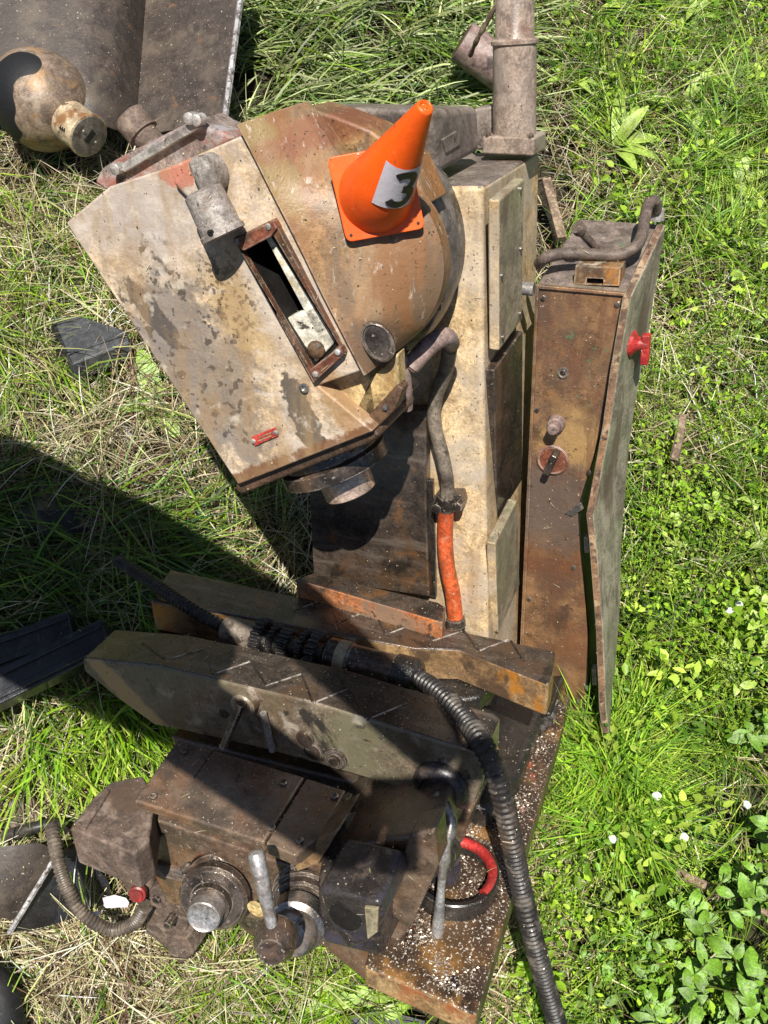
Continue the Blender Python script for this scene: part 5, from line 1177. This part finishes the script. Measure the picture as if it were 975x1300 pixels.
def plant_mat(name, c): return surface(name, c, tuple(.7 * q for q in c), [dict(c=tuple(min(1, 1.3 * q) for q in c), s=25, t=.6, w=.1, a=.5), dict(c=(.3, .22, .06), s=40, t=.72, w=.03, a=.8)], rough=.42, bump=.35, bump_s=150)
M['dock'] = plant_mat('dock_leaf', (.22, .36, .05)); M['lance'] = plant_mat('lance_leaf', (.30, .42, .07)); M['nettle'] = plant_mat('nettle_leaf', (.27, .42, .05)); M['tallweed'] = plant_mat('tall_weed_leaf', (.15, .30, .025)); M['stem'] = plant_mat('green_stem', (.2, .26, .06))
def plant(name, label, group, at, z, leaves_, mat, stem=True):
    p = pw(*at); p.z = 0; t = base_empty(name, p, label, 'plant', group)
    if stem:
        obj('stem', tube([Vector((0, 0, 0)), Vector((.004, .003, z * .6)), Vector((0, 0, z + .01))], lambda i: .003 - .0006 * i, 6), 'stem', t)
    for k, (yw, pt, cu, L, W, lb, hz) in enumerate(leaves_):
        bm = bmesh.new(); broad_leaf(bm, (0, 0, hz), yw, pt, cu, L, W, lb); obj('leaf', bm, mat, t, ang=60)
    return t
rg = random.Random(21)
plant('dock_plant', 'broad leaved dock plant growing under the left edge of the machine head', None, (205, 520), .05, [(R(110), .7, .9, .15, .032, 0, .04), (R(200), .8, 1.3, .12, .028, 0, .03), (R(-60), .5, .8, .13, .030, 0, .03), (R(-100), .4, .8, .10, .02, 0, .03)], 'dock')
def lance(at, n, L, label):
    lv = [(rg.uniform(0, 6.28), rg.uniform(.35, 1.0), rg.uniform(.7, 1.3), L * rg.uniform(.75, 1.1), L * .13, 0, rg.uniform(.03, .07)) for _ in range(n)]
    plant('lance_leaf_plant', label, 'lance leaved plants behind the cabinet', at, .06, lv, 'lance')
LAB = 'pale green lance leaved plant in the rough grass above the cabinet'
for at, n, L in (((775, 205), 6, .17), ((860, 150), 5, .15), ((800, 30), 5, .16), ((870, 40), 6, .10), ((720, 120), 4, .11), ((910, 200), 5, .10), ((925, 250), 5, .12)): lance(at, n, L, LAB)
def leafy(at, z, stems, size, label, group, mat):
    size *= .74
    p = pw(*at); t = base_empty('leafy_weed', Vector((p.x, p.y, 0)), label, 'plant', group)
    for k in range(stems):
        yw = k * 6.283 / stems + rg.uniform(-.5, .5); out = rg.uniform(.02, .09); h = z * rg.uniform(.7, 1.1)
        path = smooth_path([Vector((0, 0, 0)), Vector((math.cos(yw) * out * .35, math.sin(yw) * out * .35, h * .55)), Vector((math.cos(yw) * out, math.sin(yw) * out, h))], 4)
        obj('stem', tube(path, lambda i: .0018, 5), 'stem', t)
        for j in range(rg.randint(4, 6)):
            q = path[min(len(path) - 1, 2 + int(j * (len(path) - 2) / 5))]; ly = yw + j * 1.57 + rg.uniform(-.6, .6); L = size * rg.uniform(.55, 1.15)
            bm = bmesh.new(); broad_leaf(bm, q, ly, rg.uniform(-.2, .7), rg.uniform(.3, 1.1), L, L * rg.uniform(.22, .34), .03, 6); obj('leaf', bm, mat, t, ang=70)
for at, z, st_, sz in (((950, 405), .10, 3, .05), ((915, 300), .12, 4, .055), ((960, 330), .10, 3, .05), ((930, 440), .10, 3, .04)):
    leafy(at, z, st_, sz, 'leafy weed with soft oval leaves in the upper grass right of the cabinet', 'leafy weeds right of the cabinet', 'nettle')
for at, z, st_, sz in (((905, 640), .10, 3, .04), ((955, 690), .12, 3, .045), ((950, 800), .14, 4, .055), ((915, 845), .12, 3, .05), ((850, 700), .09, 3, .035)):
    leafy(at, z, st_, sz, 'bright leafy weed in the yellow green patch right of the cabinet door', 'leafy weeds right of the cabinet door', 'lance')
for at, z, st_, sz in (((870, 1160), .20, 5, .06), ((930, 1130), .26, 5, .065), ((860, 1240), .22, 5, .07), ((925, 1225), .26, 5, .07), ((800, 1190), .16, 4, .055), ((820, 1275), .18, 5, .065), ((755, 1225), .14, 4, .05), ((960, 1290), .24, 5, .07), ((900, 1300), .22, 5, .065), ((745, 1290), .14, 4, .055), ((955, 930), .22, 4, .06), ((960, 1060), .25, 4, .06)):
    leafy(at, z, st_, sz, 'taller dark green leafy weed in the lower right corner beside the ribbed hose', 'tall weeds in the lower right', 'tallweed')
leafy((668, 1275), .10, 3, .05, 'low leafy weed between the base edge and the ribbed hose', None, 'nettle')
for at in ((700, 1250),): pass
for at in ((420, 1265), (480, 1275)):
    lv = [(k * 1.2, rg.uniform(.1, .6), .8, rg.uniform(.05, .07), .016, .14, rg.uniform(.03, .06)) for k in range(6)]
    plant('seedling_weed', 'small lobed weed growing in front of the machine base at the bottom edge', 'small weeds in front of the base', at, .06, lv, 'nettle')
for at in ((938, 768), (926, 776), (868, 1063), (778, 1066), (948, 1022), (834, 1010)):
    p = pw(*at, .12); t = base_empty('white_flower', Vector((p.x, p.y, 0)), 'tiny white flower head in the weeds right of the machine', 'flower', 'white flower heads in the weeds')
    obj('stalk', tube([Vector((0, 0, 0)), Vector((.003, 0, .06)), Vector((0, 0, .118))], .0012, 5), 'stem', t)
    bm = bmesh.new(); bmesh.ops.create_icosphere(bm, subdivisions=2, radius=.009)
    for v in bm.verts: v.co *= 1 + rg.uniform(-.25, .2); v.co.z += .12
    obj('flower_head', bm, 'flower', t)

# dry clippings and grit that have dropped on the machine
def clippings(n, corners, metal, name, mat):
    vs, fs, ts = [], [], []; rg = random.Random(5); k = 0
    box_ = [pw(*p, .6) for p in corners]
    xs = [p.x for p in box_]; ys = [p.y for p in box_]
    while k < n:
        x, y = rg.uniform(min(xs), max(xs)), rg.uniform(min(ys), max(ys))
        loc, nor, _, _ = TREE.ray_cast(Vector((x, y, 1.9)), Vector((0, 0, -1)), 1.9)
        if loc is None: 
            k += .2; continue
        if nor.z < 0: nor = -nor
        if nor.z < .45: continue
        straw = not metal and rg.random() < .05
        L_, w_ = (rg.uniform(.005, .022), .0005) if straw else (rg.uniform(.0010, .003), rg.uniform(.0006, .0015))
        e = Vector((rg.gauss(0, 1), rg.gauss(0, 1), 0)); e = (e - nor * e.dot(nor)).normalized(); g = nor.cross(e)
        p = loc + nor * .0015; b = nor * L_ * (.06 if straw else .3); i = len(vs)
        vs += [p - e * L_ * .5 - g * w_, p - e * L_ * .5 + g * w_, p + b + g * w_, p + b - g * w_, p + e * L_ * .5]
        fs += [(i, i + 1, i + 2), (i, i + 2, i + 3), (i + 3, i + 2, i + 4)]
        c = (.5, .45, .38) if metal else rg.choice(STL) if straw or rg.random() < .55 else rg.choice([(.06, .045, .03), (.10, .07, .045), (.2, .16, .1)]); ts += [c] * 5; k += 1
    return build(name, np.array([v[:] for v in vs]), np.array(fs), np.array(ts), mat)
clippings(1800, ((60, 120), (860, 120), (720, 1300), (60, 1300)), False, 'clippings', M_STRAW)
clippings(1300, ((180, 720), (760, 720), (720, 1250), (180, 1250)), True, 'fine_swarf', M['chips'])

def rank_labels(group, count_word, what):
    os_ = sorted([o for o in COL.objects if o.get('group') == group], key=lambda o: wpx(o.location)[1])
    names = ['uppermost', 'second from the top', 'third from the top', 'fourth from the top', 'fifth from the top', 'sixth from the top', 'seventh from the top']
    for i, o in enumerate(os_):
        o['label'] = ('lowest' if i == len(os_) - 1 else names[i]) + ' of the ' + count_word + ' ' + what
rank_labels('lance leaved plants behind the cabinet', 'seven', 'pale green lance leaved plants above the cabinet')
rank_labels('leafy weeds right of the cabinet', 'four', 'soft leaved weeds right of the cabinet')
rank_labels('leafy weeds right of the cabinet door', 'five', 'bright leafy weeds right of the cabinet door')
rank_labels('white flower heads in the weeds', 'six', 'tiny white flower heads in the weeds at right')
rank_labels('small weeds in front of the base', 'two', 'small lobed weeds in front of the machine base')
